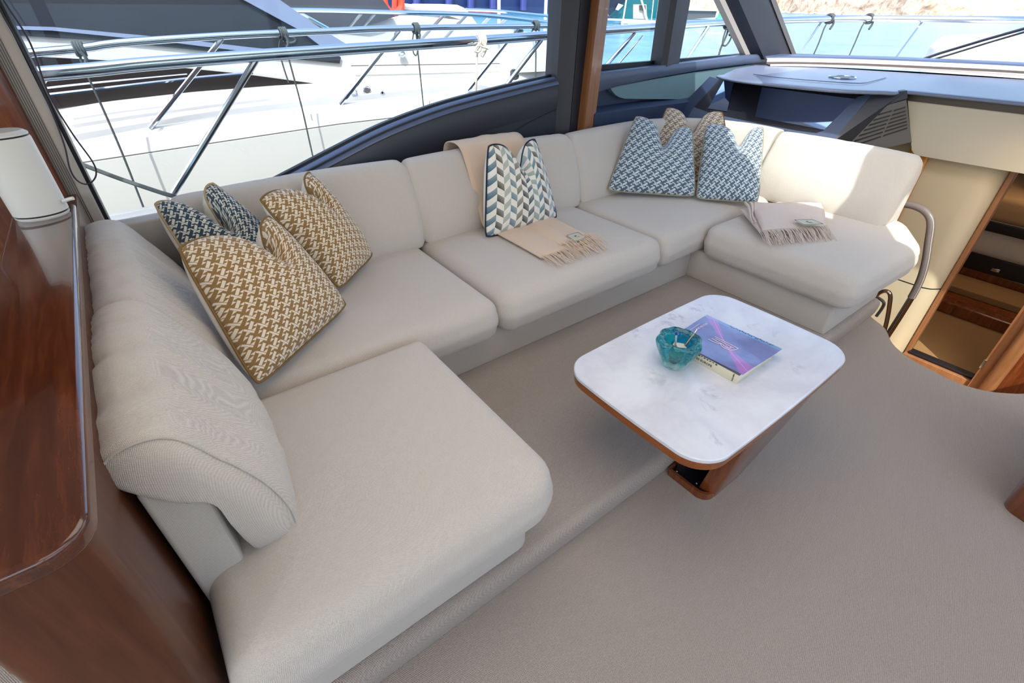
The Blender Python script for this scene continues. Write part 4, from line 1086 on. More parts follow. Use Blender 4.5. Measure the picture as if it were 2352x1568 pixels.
pillow('throw_pillow', 'dark navy fretwork pillow with tan piping, rearmost in the left corner', [(.075, 2.02, .575), (.50, 2.22, .575), (0.225, 2.340, 1.000), (0.000, 2.341, 0.955)], .085, M['navyfret'], M['pipe_tan'], chop=.15, cu=.05, back=M['pillow_back'], seed=4, size=.52)
pillow('throw_pillow', 'chevron print pillow in blue, brown and cream with navy piping', [(1.406, 2.094, 0.535), (1.944, 2.083, 0.540), (1.895, 2.270, 0.977), (1.527, 2.220, 0.994)], .09, M['chevron'], M['pipe_navy'], chop=.10, cu=.12, back=M['pillow_back'], seed=5, size=.50)
pillow('throw_pillow', 'pale blue fretwork pillow on the left of the forward corner', [(2.518, 2.235, 0.560), (2.940, 1.807, 0.550), (3.064, 2.028, 0.945), (2.845, 2.340, 0.992)], .10, M['bluefret'], M['pipe_blue'], chop=.115, cu=.12, seed=6, size=.50)
pillow('throw_pillow', 'pale blue fretwork pillow on the right, half in the sun', [(2.923, 1.794, 0.545), (3.171, 1.488, 0.550), (3.536, 1.778, 0.935), (3.180, 2.005, 0.955)], .10, M['bluefret'], M['pipe_blue'], chop=.105, cu=.18, seed=7, size=.50)
pillow('throw_pillow', 'tan fretwork pillow peeking out behind the two pale blue pillows', [(2.86, 2.20, .60), (3.24, 1.74, .60), (3.525, 2.104, 0.985), (3.330, 2.461, 0.985)], .07, M['tanfret'], M['pipe_gold'], chop=.15, cu=0, seed=8, size=.50)

# ================================================================== THROWS
def cloth(path, w0, w1, th, name, mat, parent, nx=14, wav=.003, seed=0):
    """path: (x_shift?, y, z) strip along y with left/right x given by functions w0(t), w1(t)"""
    P = smooth_path([Vector((0, a, b)) for a, b in path], 6); n = len(P); rnd = random.Random(seed); ph = rnd.uniform(0, 6)
    rows = []; rows2 = []
    for i, p in enumerate(P):
        t = i/(n-1); a = P[max(0, i-1)]; b = P[min(n-1, i+1)]; tt = (b-a).normalized(); nn = Vector((0, -tt.z, tt.y))
        if i == 0: sgn = 1
        r1 = []; r2 = []
        for k in range(nx+1):
            s_ = k/nx; x = w0(t)+(w1(t)-w0(t))*s_
            wv = wav*(math.sin(s_*11+ph+t*5)+.6*math.sin(s_*23+t*9))
            ed = min(s_, 1-s_)*nx; thk = th*(.35+.65*min(1, ed/1.5))
            q = Vector((x, p.y, p.z))-nn*(wv+wav*1.6+thk); r1.append(tuple(q)); r2.append(tuple(Vector((x, p.y, p.z))-nn*(wv*.5+wav*.9)))
        rows.append(r1); rows2.append(r2)
    v, f = grid(rows); k0 = len(v); v += [p for r in rows2 for p in r]; f += [tuple(reversed([i+k0 for i in q])) for q in f]
    m = nx+1; ring = [i for i in range(m)]+[j*m+nx for j in range(1, n)]+[(n-1)*m+i for i in range(nx-1, -1, -1)]+[j*m for j in range(n-2, 0, -1)]
    for a, b in zip(ring, ring[1:]+ring[:1]): f.append((a, b, b+k0, a+k0))
    g = G(); g.add(v, f); return g.build(name, mat, parent, sharp=0)
def fringe(a, b, dirv, n, ln, mat, parent, seed=0, r=.0019, droop=.012, zfloor=None):
    g = G(); rnd = random.Random(seed); a = Vector(a); b = Vector(b); d = Vector(dirv).normalized(); s = (b-a).normalized()
    for i in range(n):
        t = (i+rnd.uniform(-.3, .3))/(n-1); p = a.lerp(b, max(0, min(1, t))); L_ = ln*rnd.uniform(.75, 1.1); k = rnd.uniform(-.35, .35); kk = rnd.uniform(-.5, .5)
        pts = [p-d*.004, p+d*L_*.33+s*k*L_*.2+Vector((0, 0, rnd.uniform(.0, .004)-droop*.2)), p+d*L_*.68+s*k*L_*.5+Vector((0, 0, -droop*.6)), p+d*L_+s*(k*.7+kk*.3)*L_+Vector((0, 0, -droop))]
        g.tube(pts, r, 5, sm=2, taper=lambda q: 1-.25*q)
    o = g.build('fringe', mat, parent); tag(o, kind='stuff'); return o
t1 = thing('throw_blanket', 'beige fringed wool throw draped over the middle backrest under the chevron pillow', 'blanket', (1.7, 2.1, .55))
pth = [(2.615, .66), (2.612, .82), (2.585, .925), (2.50, .953), (2.425, .935), (2.375, .86), (2.315, .74), (2.262, .63), (2.235, .565), (2.19, .543), (2.05, .545), (1.85, .543), (1.70, .540)]
cloth(pth, lambda t: 1.475+.01*t, lambda t: 1.955-.08*t, .008, 'cloth', M['beigethrow'], t1, seed=1)
cloth([(a, b+.0) for a, b in pth[9:-1]]+[(1.74, .548)], lambda t: 1.67-.01*t, lambda t: 1.895-.01*t, .016, 'upper_fold', M['beigethrow'], t1, seed=4, nx=10)
fringe((1.487, 1.70, .552), (1.872, 1.70, .552), (.02, -1, 0), 58, .105, M['beigethrow'], t1, 3, droop=.020)
fringe((1.66, 1.74, .572), (1.886, 1.74, .572), (.05, -1, 0), 36, .10, M['beigethrow'], t1, 5, droop=.028)
lb = [(1.744, 1.797, 0.570), (1.721, 1.703, 0.570), (1.813, 1.708, 0.570), (1.832, 1.793, 0.570)]
g = G(); g.prism(lb, (0, 0, .0015)); sl = g.build('sewn_label', M['tagcloth'], t1, smooth=False)
def labelart(lb, parent, zt):
    P = [Vector(p) for p in lb]
    for p in P: p.z = zt
    g = G(); c = sum(P, Vector())/4
    q = [c+(p-c)*.92 for p in P]; g.tube(q, .0009, 4, closed=True)
    ex_ = (P[2]-P[1]).normalized(); ey_ = (P[0]-P[1]).normalized()
    g.add([tuple(c+ey_*.010+ex_*a+ey_*b) for a, b in ((-.010, -.004), (-.004, .006), (-.001, -.001), (.003, .006), (.008, -.004), (.002, -.006))], [(0, 1, 2, 3, 4, 5)])
    g.tube([tuple(c-ey_*.006-ex_*.016), tuple(c-ey_*.006+ex_*.014)], .0007, 4)
    g.tube([tuple(c-ey_*.014-ex_*.010+ex_*.006*i+ey_*.003*(i % 2)) for i in range(6)], .0008, 4)
    g.build('label_print', M['ink'], parent)
labelart(lb, t1, .5722)
t2 = thing('throw_blanket', 'folded mushroom wool throw with fringe lying on the forward seat', 'blanket', (2.95, 1.15, .54))
def quadcloth(c4, th, z0, name, mat, parent, n=16, bow=.006, seed=0, round_=.012):
    P = [Vector((p[0], p[1], 0)) for p in c4]; rnd = random.Random(seed); ph = rnd.uniform(0, 6); top = []; bot = []
    for j in range(n+1):
        b = j/n
        for i in range(n+1):
            a = i/n; p = (P[0]*(1-a)+P[1]*a)*(1-b)+(P[3]*(1-a)+P[2]*a)*b
            e = min(a, 1-a, b, 1-b)*n; k = 1-max(0, 1-e/2)**2*.75
            wv = .0022*math.sin(a*9+ph+b*6)+.002*math.sin(b*17+a*5)
            top.append((p.x+.002*math.sin(b*20), p.y, z0+th*(.5+.5*k)+bow*math.sin(PI*b)+wv)); bot.append((p.x, p.y, z0+th*.5*(1-k)+wv*.3))
    m = n+1; k0 = m*m; f = [(j*m+i, j*m+i+1, (j+1)*m+i+1, (j+1)*m+i) for j in range(n) for i in range(n)]; f += [tuple(reversed([i+k0 for i in q])) for q in f]
    ring = [i for i in range(m)]+[j*m+n for j in range(1, m)]+[n*m+i for i in range(n-1, -1, -1)]+[j*m for j in range(n-1, 0, -1)]
    for a, b in zip(ring, ring[1:]+ring[:1]): f.append((a, b, b+k0, a+k0))
    return mesh(name, top+bot, f, mat, parent, sharp=0)
q1 = [(2.702, 1.177, 0.545), (3.099, 1.016, 0.545), (3.420, 1.202, 0.545), (2.973, 1.449, 0.545)]
quadcloth(q1, .014, .530, 'bottom_fold', M['pinkthrow'], t2, seed=1)
q2 = [(2.688, 1.205, 0.560), (3.079, 1.017, 0.560), (3.432, 1.222, 0.560), (2.963, 1.502, 0.560)]
quadcloth(q2, .016, .546, 'middle_fold', M['pinkthrow'], t2, seed=2)
q3 = [(2.674, 1.186, 0.580), (3.045, 1.004, 0.580), (3.435, 1.219, 0.580), (3.066, 1.497, 0.580)]
quadcloth(q3, .016, .563, 'top_fold', M['pinkthrow'], t2, seed=3, bow=.012)
g = G()
for k in range(4):
    a = Vector(q2[3])+Vector((.03+.035*k, -.015-.012*k, 0)); b = Vector(q2[0])+Vector((.0+.02*k, .03+.0*k, 0)); a.z = .588-.006*k; b.z = .575
    g.tube([tuple(a.lerp(b, t)+Vector((.012*math.sin(t*6+k), 0, .004*math.sin(t*9)))) for t in frange(0, .8, 8)], .008, 7, sm=2, taper=lambda q: 1-.5*q)
g.build('gathered_edge', M['pinkthrow'], t2)
d_ = Vector((2.632-q3[0][0], (2.632, 1.137, 0.545)[1]-q3[0][1], 0))
fringe((q3[0][0], q3[0][1], .578), (q3[1][0], q3[1][1], .578), (-.45, -.85, 0), 70, .105, M['pinkthrow'], t2, 8, droop=.045, r=.002)
fringe((q2[0][0], q2[0][1]-.0, .556), (q2[1][0], q2[1][1], .556), (-.45, -.85, 0), 50, .10, M['pinkthrow'], t2, 9, droop=.026, r=.002)
fringe((q1[3][0], q1[3][1]-.02, .556), (q1[0][0], q1[0][1], .556), (-.9, -.5, 0), 16, .05, M['pinkthrow'], t2, 10, droop=.02, r=.002)
lb = [(2.903, 1.137, 0.602), (2.871, 1.061, 0.602), (2.979, 0.999, 0.602), (3.000, 1.075, 0.602)]
g = G(); g.prism(lb, (0, 0, .0015)); g.build('sewn_label', M['tagcloth'], t2, smooth=False)
labelart(lb, t2, .6042)

# ================================================================== CABIN BEYOND THE DOORWAY
bed = thing('cabin_bed', 'bed with tan cover and dark drawer base seen through the cabin doorway', 'bed', (6.2, .4, -.6))
def slabx(px, x, dx, name, mat, r=0):
    return None
G().box((5.86, -.9, -.599), (7.05, 1.05, -.37), .01).build('drawer_base', M['wood_z'], bed)
G().box((5.84, -.9, -.37), (7.05, 1.05, -.22), .01).build('dark_band', M['black'], bed)
o = G().box((5.835, .44, -.335), (5.846, .50, -.305), .003).build('drawer_handle', M['chrome'], bed); tag(o, 'small bright drawer handle')
G().box((5.80, -.9, -.22), (7.05, 1.05, .12), .05).build('mattress', M['sofa'], bed)
G().box((5.785, -.9, .00), (7.06, 1.06, .085), .01).build('black_stripe', M['black'], bed)
G().box((5.78, -.9, .085), (7.07, 1.07, .30), .05).build('bed_cover', M['skin'], bed)
structure(G().box((5.25, -1.2, -.60), (5.84, 1.09, -.50), .01).build('floor.003', M['wood_z']))
structure(G().box((5.50, -1.2, -.50), (5.84, 1.09, -.44), .01).build('floor.004', M['tanfloor']))
pillow('bed_pillow', 'pale pillow standing at the head of the cabin bed', [(6.1, .60, .34), (6.35, .10, .34), (6.5, .10, .74), (6.25, .60, .74)], .09, M['pillow_back'], M['pillow_back'], chop=.0, size=.5)

# ================================================================== OUTSIDE
# ---- sea
def seamat():
    m, nt, b = newmat('harbour_water'); co = coords()
    n1 = noise(co, .9, 5, .6, .3, (1, 2.2, 1)); n2 = noise(co, .12, 3, .5); n3 = noise(co, 4.0, 3, .6)
    c = mixc(E.op('MULTIPLY', (n2-.35)*2.2, 1.0, clamp=True), srgb((22, 74, 98)), srgb((56, 118, 146)))
    L(mixc(n1*.5, c, srgb((92, 146, 172))), b.inputs['Base Color'])
    b.inputs['Roughness'].default_value = .22; b.inputs['IOR'].default_value = 1.33; b.inputs['Specular IOR Level'].default_value = .22
    bump(b, n1*.8+n3*.2, .5, .12); return m
M['sea'] = seamat()
g = G(); g.add([(-1500, -1500, -1.5), (3500, -1500, -1.5), (3500, 3500, -1.5), (-1500, 3500, -1.5)], [(0, 1, 2, 3)])
sea = g.build('sea', M['sea'], smooth=False); tag(sea, 'turquoise harbour water around the boats', 'water', kind='stuff')

# ---- rocky shore
def rockmat():
    m, nt, b = newmat('shore_rock'); co = coords(); n1 = noise(co, .09, 6, .65, .6, (1, 1, 2.5)); n2 = noise(co, .5, 4, .6)
    c = ramp(n1*.7+n2*.3, [(.33, srgb((112, 86, 68))), (.45, srgb((166, 144, 122))), (.56, srgb((206, 186, 164))), (.68, srgb((176, 134, 110)))])
    L(c, b.inputs['Base Color']); b.inputs['Roughness'].default_value = .95; return m
M['rock'] = rockmat()
shore = [(258.767, 250.978, -1.500), (322.758, 270.729, -1.500), (403.457, 297.276, -1.500), (420.551, 271.994, -1.500), (468.141, 259.608, -1.500), (420.936, 205.350, -1.500), (378.845, 158.122, -1.500), (347.719, 123.199, -1.500), (327.586, 100.313, -1.500), (325.753, 81.862, -1.500), (334.157, 66.550, -1.500), (308.353, 44.777, -1.500), (286.195, 23.509, -1.500)]
SP = smooth_path([Vector(p) for p in shore], 14); rn = random.Random(11)
from mathutils import noise as mn
rows = []
for i, p in enumerate(SP):
    d0 = Vector((p.x, p.y, 0)); r = d0.length; dr = d0.normalized(); row = []
    for k in range(26):
        t = k/25; dist = r*(1+.75*t**1.3)
        q = dr*dist; nz = mn.fractal(Vector((q.x*.02, q.y*.02, 0)), 1.0, 2.0, 6); nz2 = mn.fractal(Vector((q.x*.08+9, q.y*.08, 3)), .9, 2.1, 5)
        hgt = -1.7+(t**.7)*r*.16*(1+.3*nz)+nz2*r*.008*min(1, t*8)+(.5+.5*nz2)*r*.004*(k > 0)
        row.append((q.x, q.y, max(-1.7, hgt)))
    rows.append(row)
v, f = grid(rows); g = G(); g.add(v, f); sh_ = g.build('rocky_shore', M['rock'], sharp=25); tag(sh_, 'sunlit ochre rocky shore across the bay', 'shore')
M['bush'] = plain('bush_green', (96, 112, 62), .95, var=.5, vscale=1)
def bush(px, py, dpx, n, s, lab, grp='bushes on the rocky shore'):
    c = Vector(px); g = G(); rb = random.Random(int(c.x*10))
    bm = bmesh.new(); bmesh.ops.create_icosphere(bm, subdivisions=2, radius=1)
    vs_ = [v_.co.copy() for v_ in bm.verts]; fs_ = [tuple(v_.index for v_ in f_.verts) for f_ in bm.faces]; bm.free()
    for i in range(n):
        o_ = Vector((rb.uniform(-1, 1), rb.uniform(-1, 1), rb.uniform(-.3, .5)))*s; r_ = s*rb.uniform(.35, .7)
        g.add([tuple(c+o_+v_*r_*(1+.25*mn.noise(v_*3+o_))) for v_ in vs_], fs_)
    tag(g.build('shrub', M['bush'], sharp=0), lab, 'shrub', grp)
def onshore(i, k): return rows[i][k]
bush(onshore(60, 4), 0, 0, 7, 2.6, 'left of the green shrubs on the rocky shore')
bush(onshore(78, 5), 0, 0, 8, 3.0, 'large green shrub on the rocky shore, middle of the windscreen view')
bush(onshore(92, 7), 0, 0, 6, 2.6, 'olive shrub on the rocky shore above the white sunpad')
# boulders along the shoreline
bm = bmesh.new(); bmesh.ops.create_icosphere(bm, subdivisions=2, radius=1); VS = [v_.co.copy() for v_ in bm.verts]; FS = [tuple(v_.index for v_ in f_.verts) for f_ in bm.faces]; bm.free()
g = G(); rb = random.Random(5)
for i in range(30, len(SP)-8):
    for k in range(3):
        p = SP[i]*rb.uniform(1.0, 1.02); r_ = rb.uniform(.4, 1.5)*(p.length/350)
        o_ = Vector((rb.uniform(-3, 3), rb.uniform(-3, 3), 0)); sc = Vector((rb.uniform(.8, 1.8), rb.uniform(.8, 1.8), rb.uniform(.4, .9)))
        g.add([tuple(Vector((p.x, p.y, -1.5))+o_+Vector((v_.x*sc.x, v_.y*sc.y, v_.z*sc.z))*r_*(1+.3*mn.noise(v_*2+p))) for v_ in VS], FS)
tag(g.build('shore_boulders', M['rock'], sharp=25), 'pale boulders lining the water edge', 'rocks', kind='stuff')

# ---- own boat: side deck, bulwark, rails
own = thing('side_deck', 'white side deck and bulwark of this yacht below the window', 'deck', (2.5, 3.2, 0))
g = G()
xs = frange(-4, 9, 26); rows = []
for x in xs:
    yo = 3.5 if x < 5.5 else 3.5-.045*(x-5.5)**2
    zt = .60+.045*max(0, x+.2)*.6
    rows.append([(x, 2.78, -.12), (x, yo-.14, -.12), (x, yo-.10, zt-.08), (x, yo-.08, zt-.01), (x, yo-.04, zt), (x, yo+.04, zt), (x, yo+.08, zt-.03), (x, yo+.06, zt-.4), (x, yo-.1, -1.5)])
v, f = grid(rows); g.add(v, f); g.build('bulwark', M['gelcoat'], own, sharp=60)
g = G(); g.tube([(x, (3.5 if x < 5.5 else 3.5-.045*(x-5.5)**2)+.075, .52+.027*max(0, x+.2)) for x in xs], .012, 6); g.build('rub_rail', M['black'], own)
rail = thing('deck_rail', 'thick polished steel guard rail running outside the window', 'rail', (2.5, 3.5, .6))
RP = [(-1.6, 3.5, 1.285), (-0.242, 3.500, 1.311), (0.232, 3.500, 1.333), (0.805, 3.500, 1.350), (1.396, 3.500, 1.364), (2.084, 3.500, 1.379), (3.053, 3.500, 1.405), (3.609, 3.500, 1.422), (4.352, 3.500, 1.445), (4.787, 3.500, 1.457), (5.508, 3.460, 1.473), (6.231, 3.350, 1.486), (6.934, 3.100, 1.501), (7.305, 2.800, 1.507), (7.513, 2.400, 1.509), (7.635, 1.950, 1.513), (7.573, 1.550, 1.518), (7.195, 1.100, 1.523)]
G().tube(RP, .033, 14, sm=5).build('top_rail', M['chrome'], rail)
def post(a, b, r=.019, name='stanchion', mat='chrome', parent=rail): return G().tube([a, b], r, 10).build(name, M[mat], parent)
post((0.770, 3.500, 1.328), (0.118, 3.500, 0.665), .018)
post((2.953, 3.500, 1.374), (2.589, 3.500, 1.061), .018)
post((4.079, 3.500, 1.398), (3.639, 3.500, 1.087), .019)
post((4.194, 3.500, 1.375), (3.810, 3.500, 1.092), .009)
post((5.158, 3.470, 1.435), (4.793, 3.450, 1.073), .019)
post((6.880, 3.150, 1.465), (6.413, 3.100, 1.082), .012)
post((7.566, 2.360, 1.493), (6.985, 2.300, 1.135), .012)
post((7.713, 1.400, 1.243), (7.693, 1.400, 1.127), .012)
# foredeck sunpad seen through the windscreen
fd = thing('foredeck', 'white foredeck of this yacht beyond the windscreen', 'deck', (8, 0, .6))
rows = [[(x, 3.3-.05*max(0, x-5)**2, .75+.01*x), (x, 2.0-.02*max(0, x-5)**2, .95), (x, 0, 1.02), (x, -2.5, .95)] for x in frange(5.6, 12, 14)]
v, f = grid(rows); g = G(); g.add(v, f); g.build('deck_moulding', M['gelcoat'], fd, sharp=0)
spd = G().pad([(6.4, -1.2), (9.5, -1.0), (9.5, 1.7), (7.3, 2.05), (6.5, 1.95)], .98, 1.385, .12, .03, rc=[.2, .2, .3, .3, .5], n=6, nrt=6, puff=.03).build('sunpad', M['gelcoat'], fd, sharp=0)
wp = thing('windscreen_wiper', 'dark twin-arm wiper parked across the windscreen', 'wiper', (5.9, 1.2, 1.25))
G().tube([(5.850, 1.747, 1.219), (5.800, 1.585, 1.294), (5.720, 1.316, 1.403), (5.640, 1.094, 1.486), (5.500, 0.819, 1.586)], .011, 6).build('wiper_arm', M['char'], wp)
G().tube([(5.860, 1.684, 1.220), (5.810, 1.521, 1.285), (5.730, 1.260, 1.396), (5.660, 1.087, 1.464), (5.500, 0.810, 1.567)], .008, 6).build('wiper_blade', M['dash_side'], wp)

# ---- ropes
def rope(pts, r, lab, mat='rope', name='rope', knot=None, loops=(), sm=3, kr=.038, grp=None):
    o = thing(name, lab, 'rope', pts[0], grp)
    G().tube(pts, r, 7, sm=sm).build('line', M[mat], o)
    if knot is not None:
        g = G(); K = Vector(knot); rk = random.Random(int(abs(K.x)*100))
        for i in range(4):
            g.tube([tuple(K+Vector(((i-1.5)*r*2.0+.3*r*math.sin(a*2), math.cos(a)*kr, math.sin(a)*kr))) for a in frange(0, 2*PI, 12)[:-1]], r*1.15, 6, closed=True)
        g.tube([tuple(K+Vector((0, -kr, -.01))), tuple(K+Vector((r*2, -kr*1.1, -.05))), tuple(K+Vector((-r*2, -kr, -.10)))], r*1.5, 6, sm=3)
        g.build('knot', M[mat], o)
    for lp in loops: G().tube(lp, r*.9, 6, sm=4).build('loop', M[mat], o)
    return o
NY = 4.42
rope([(-0.042, 4.420, 1.342), (-0.055, 4.420, 1.271), (-0.050, 4.420, 1.059), (-0.051, 4.420, 0.743), (-0.068, 4.420, 0.310)], .007, 'grey fender line hanging from the neighbouring rail, nearest the left window frame', knot=(-0.037, 4.420, 1.360), kr=.036)
rope([(1.210, 4.420, 1.404), (1.210, 4.420, 1.240), (1.225, 4.420, 0.919), (1.226, 4.420, 0.636), (1.227, 4.420, 0.384)], .0065, 'dark fender line knotted on the neighbouring rail above the gold pillows', knot=(1.208, 4.420, 1.417), loops=[[(1.187, 4.420, 1.399), (1.154, 4.420, 1.322), (1.155, 4.420, 1.213), (1.167, 4.420, 1.094)]])
rope([(2.314, 4.420, 1.419), (2.316, 4.420, 1.258), (2.319, 4.420, 1.020), (2.325, 4.420, 0.709)], .006, 'dark coiled fender line on the neighbouring rail left of the white rope', knot=(2.316, 4.420, 1.435), loops=[[(2.291, 4.420, 1.404), (2.269, 4.420, 1.325), (2.273, 4.420, 1.253), (2.301, 4.420, 1.239), (2.324, 4.420, 1.323), (2.324, 4.420, 1.400)], [(2.321, 4.420, 1.413), (2.336, 4.420, 1.355), (2.333, 4.420, 1.297)]])
rope([(3.655, 4.420, 1.420), (3.663, 4.420, 1.248), (3.672, 4.420, 0.932)], .007, 'dark fender line knotted on the neighbouring rail beside the centre pillar', knot=(3.649, 4.420, 1.442), loops=[[(3.639, 4.420, 1.420), (3.595, 4.420, 1.381), (3.574, 4.420, 1.341)]])
rope([(2.320, 3.460, 1.375), (2.303, 3.460, 1.320), (2.295, 3.460, 1.231), (2.279, 3.460, 1.041)], .008, 'white rope knotted on the thick guard rail', 'white_rope', knot=(2.359, 3.500, 1.386), kr=.042, loops=[[(2.299, 3.440, 1.360), (2.275, 3.440, 1.344), (2.270, 3.440, 1.325), (2.297, 3.440, 1.316), (2.321, 3.440, 1.335), (2.322, 3.440, 1.357)], [(2.314, 3.440, 1.360), (2.346, 3.430, 1.345), (2.381, 3.430, 1.336)]])
rope([(5.533, 3.460, 1.438), (5.498, 3.460, 1.322), (5.455, 3.460, 1.235), (5.448, 3.460, 1.121)], .010, 'grey rope with a hanging loop on the guard rail in the triangular window', knot=(5.516, 3.460, 1.458), kr=.045, loops=[[(5.463, 3.450, 1.416), (5.448, 3.450, 1.343), (5.462, 3.450, 1.275), (5.532, 3.450, 1.265), (5.589, 3.450, 1.320), (5.589, 3.450, 1.391), (5.521, 3.450, 1.431)]])
rope([(6.950, 3.100, 1.482), (6.900, 3.100, 1.411), (6.880, 3.100, 1.261), (6.821, 3.100, 1.086)], .008, 'dark line tied to the bow rail, left of the two seen through the windscreen', knot=(6.965, 3.100, 1.503), kr=.045)
rope([(7.260, 2.820, 1.486), (7.193, 2.820, 1.436), (7.163, 2.820, 1.288), (7.114, 2.820, 1.093)], .008, 'dark line tied to the bow rail, right of the two seen through the windscreen', knot=(7.309, 2.820, 1.506), kr=.045)
rope([(-0.310, 4.000, 0.821), (-0.242, 3.950, 0.781), (-0.102, 3.850, 0.702), (0.070, 3.560, 0.659), (0.123, 3.500, 0.641), (0.131, 3.470, 0.602)], .013, 'thick grey-green mooring rope slanting down to the sofa corner')

# ---- neighbouring yacht
ny = thing('neighbour_yacht', 'large white motor yacht with dark windows moored alongside', 'yacht', (1.5, 5.5, -1.5))
kn = [(-0.349, 4.700, 0.780), (0.191, 4.700, 0.833), (0.706, 4.700, 0.860), (1.636, 4.700, 0.871), (2.144, 4.700, 0.876), (2.614, 4.700, 0.874), (3.135, 4.700, 0.871), (4.236, 4.700, 0.841)]
se = [(-0.333, 4.600, 0.672), (0.511, 4.600, 0.695), (1.568, 4.600, 0.724), (2.444, 4.600, 0.721), (3.344, 4.600, 0.728)]
bt = [(-0.369, 4.820, 0.960), (-0.035, 4.820, 0.994), (0.560, 4.820, 1.016), (1.219, 4.820, 1.019), (1.669, 4.820, 1.009), (2.221, 4.820, 1.009), (3.466, 4.820, 0.986), (4.332, 4.820, 0.969)]
def zc(pl, x): return lerp_line(pl, x)[2]
xs = frange(-3.2, 4.8, 64); rows = []
for x in xs:
    zk, zs, zb = zc(kn, x), zc(se, x), zc(bt, x)
    b = max(0, (x-3.2))*.35
    rows.append([(x, 5.3+b, -1.5), (x, 4.75+b, -.9), (x, 4.62+b, -.2), (x, 4.595+b, zs-.22), (x, 4.598+b, zs-.006), (x, 4.612+b, zs-.003), (x, 4.612+b, zs+.003), (x, 4.600+b, zs+.006), (x, 4.625+b, (zs+zk)/2+.03), (x, 4.665+b, zk-.025), (x, 4.70+b, zk), (x, 4.735+b, zk+.004), (x, 4.80+b, zb-.018), (x, 4.825+b, zb), (x, 4.93+b, zb+.004), (x, 4.98+b, zb-.03)])
v, f = grid(rows); g = G(); g.add(v, f); g.build('hull', M['gelcoat'], ny, sharp=30)
# fore deck and coaming body
cb_ = [(-3.2, 5.02, .9)]+[(-0.375, 5.020, 0.956), (0.587, 5.020, 1.005), (1.272, 5.020, 1.005), (2.314, 5.020, 0.992), (3.610, 5.020, 0.969), (4.584, 5.020, 0.948), (4.391, 5.020, 1.064), (3.642, 5.020, 1.180), (3.091, 5.020, 1.238), (2.590, 5.020, 1.279), (1.927, 5.020, 1.305), (1.838, 5.020, 1.267), (0.851, 5.020, 1.335), (0.137, 5.020, 1.408), (-0.382, 5.020, 1.461)]+[(-3.2, 5.02, 1.7)]
G().prism(cb_, (0, 3.2, 0)).build('deck_house', M['gelcoat'], ny, smooth=False)
o = G().prism([(-0.455, 4.990, 1.248), (-0.339, 4.990, 1.296), (0.100, 4.990, 1.252), (0.550, 4.990, 1.182), (0.975, 4.990, 1.116), (1.539, 4.990, 1.008), (1.265, 4.990, 1.012), (0.585, 4.990, 1.011), (-0.030, 4.990, 0.987), (-0.395, 4.990, 0.964)], (0, .02, 0)).build('side_window', M['dark_window'], ny, smooth=False)
g = G(); g.prism([(-0.338, 5.000, 1.866), (0.481, 5.000, 1.909), (1.291, 5.000, 1.629), (1.558, 5.000, 1.437), (1.829, 5.000, 1.200), (1.807, 5.000, 1.153), (1.356, 5.000, 1.213), (0.829, 5.000, 1.277), (0.147, 5.000, 1.371), (-0.250, 5.000, 1.406), (-0.461, 5.000, 1.425)], (0, .03, 0)); g.build('upper_window', M['dark_glass'], ny, smooth=False)
g = G(); g.prism([(-0.438, 4.985, 1.472), (-0.135, 4.985, 1.459), (0.558, 4.985, 1.378), (1.031, 4.985, 1.310), (1.508, 4.985, 1.247), (1.502, 4.985, 1.221), (1.021, 4.985, 1.277), (0.548, 4.985, 1.350), (-0.144, 4.985, 1.439), (-0.447, 4.985, 1.454)], (0, .015, 0)); o = g.build('window_moulding', M['grey_frame'], ny, smooth=False)
G().prism([(1.017, 4.970, 1.702), (1.272, 4.970, 1.708), (1.688, 4.970, 1.424), (1.906, 4.970, 1.295), (1.665, 4.970, 1.288), (1.506, 4.970, 1.414), (1.118, 4.970, 1.622)], (0, .03, 0)).build('windscreen_frame', M['grey_frame'], ny, smooth=False)
G().prism([(0.976, 5.100, 4.654), (1.329, 5.100, 1.796), (1.281, 5.100, 1.623), (-0.449, 5.100, 1.605)][1:]+[(-0.314, 5.100, 1.894)], (0, 3, 0)).build('upper_body', M['canvas'], ny, smooth=False)
for c, r, mt in (((1.805, 4.755, 0.943), .026, 'gelcoat'), ((1.936, 4.765, 0.947), .034, 'dash_side'), ((2.076, 4.750, 0.920), .014, 'black')):
    G().tube([tuple(Vector(c)+Vector((math.cos(a)*r, 0, math.sin(a)*r))) for a in frange(0, 2*PI, 16)[:-1]], .006, 6, closed=True).build('hull_fitting', M['chrome'], ny)
    G().prism([tuple(Vector(c)+Vector((math.cos(a)*r*.75, -.004, math.sin(a)*r*.75))) for a in frange(0, 2*PI, 16)[:-1]], (0, .02, 0)).build('hull_fitting_cap', M[mt], ny, smooth=False)
G().tube([(2.412, 4.980, 1.222), (2.450, 4.980, 1.228), (2.465, 4.980, 1.201), (2.434, 4.980, 1.184), (2.403, 4.980, 1.196)], .012, 8, closed=True).build('deck_fitting', M['chrome'], ny)
o = G().tube([(x, 4.965, zc([(0.139, 5.020, 1.413), (1.811, 5.020, 1.137), (3.611, 5.020, 1.072), (4.391, 5.020, 1.064)], x)+0.0) for x in frange(1.9, 3.6, 8)], .004, 5).build('deck_joint', M['dash_side'], ny)
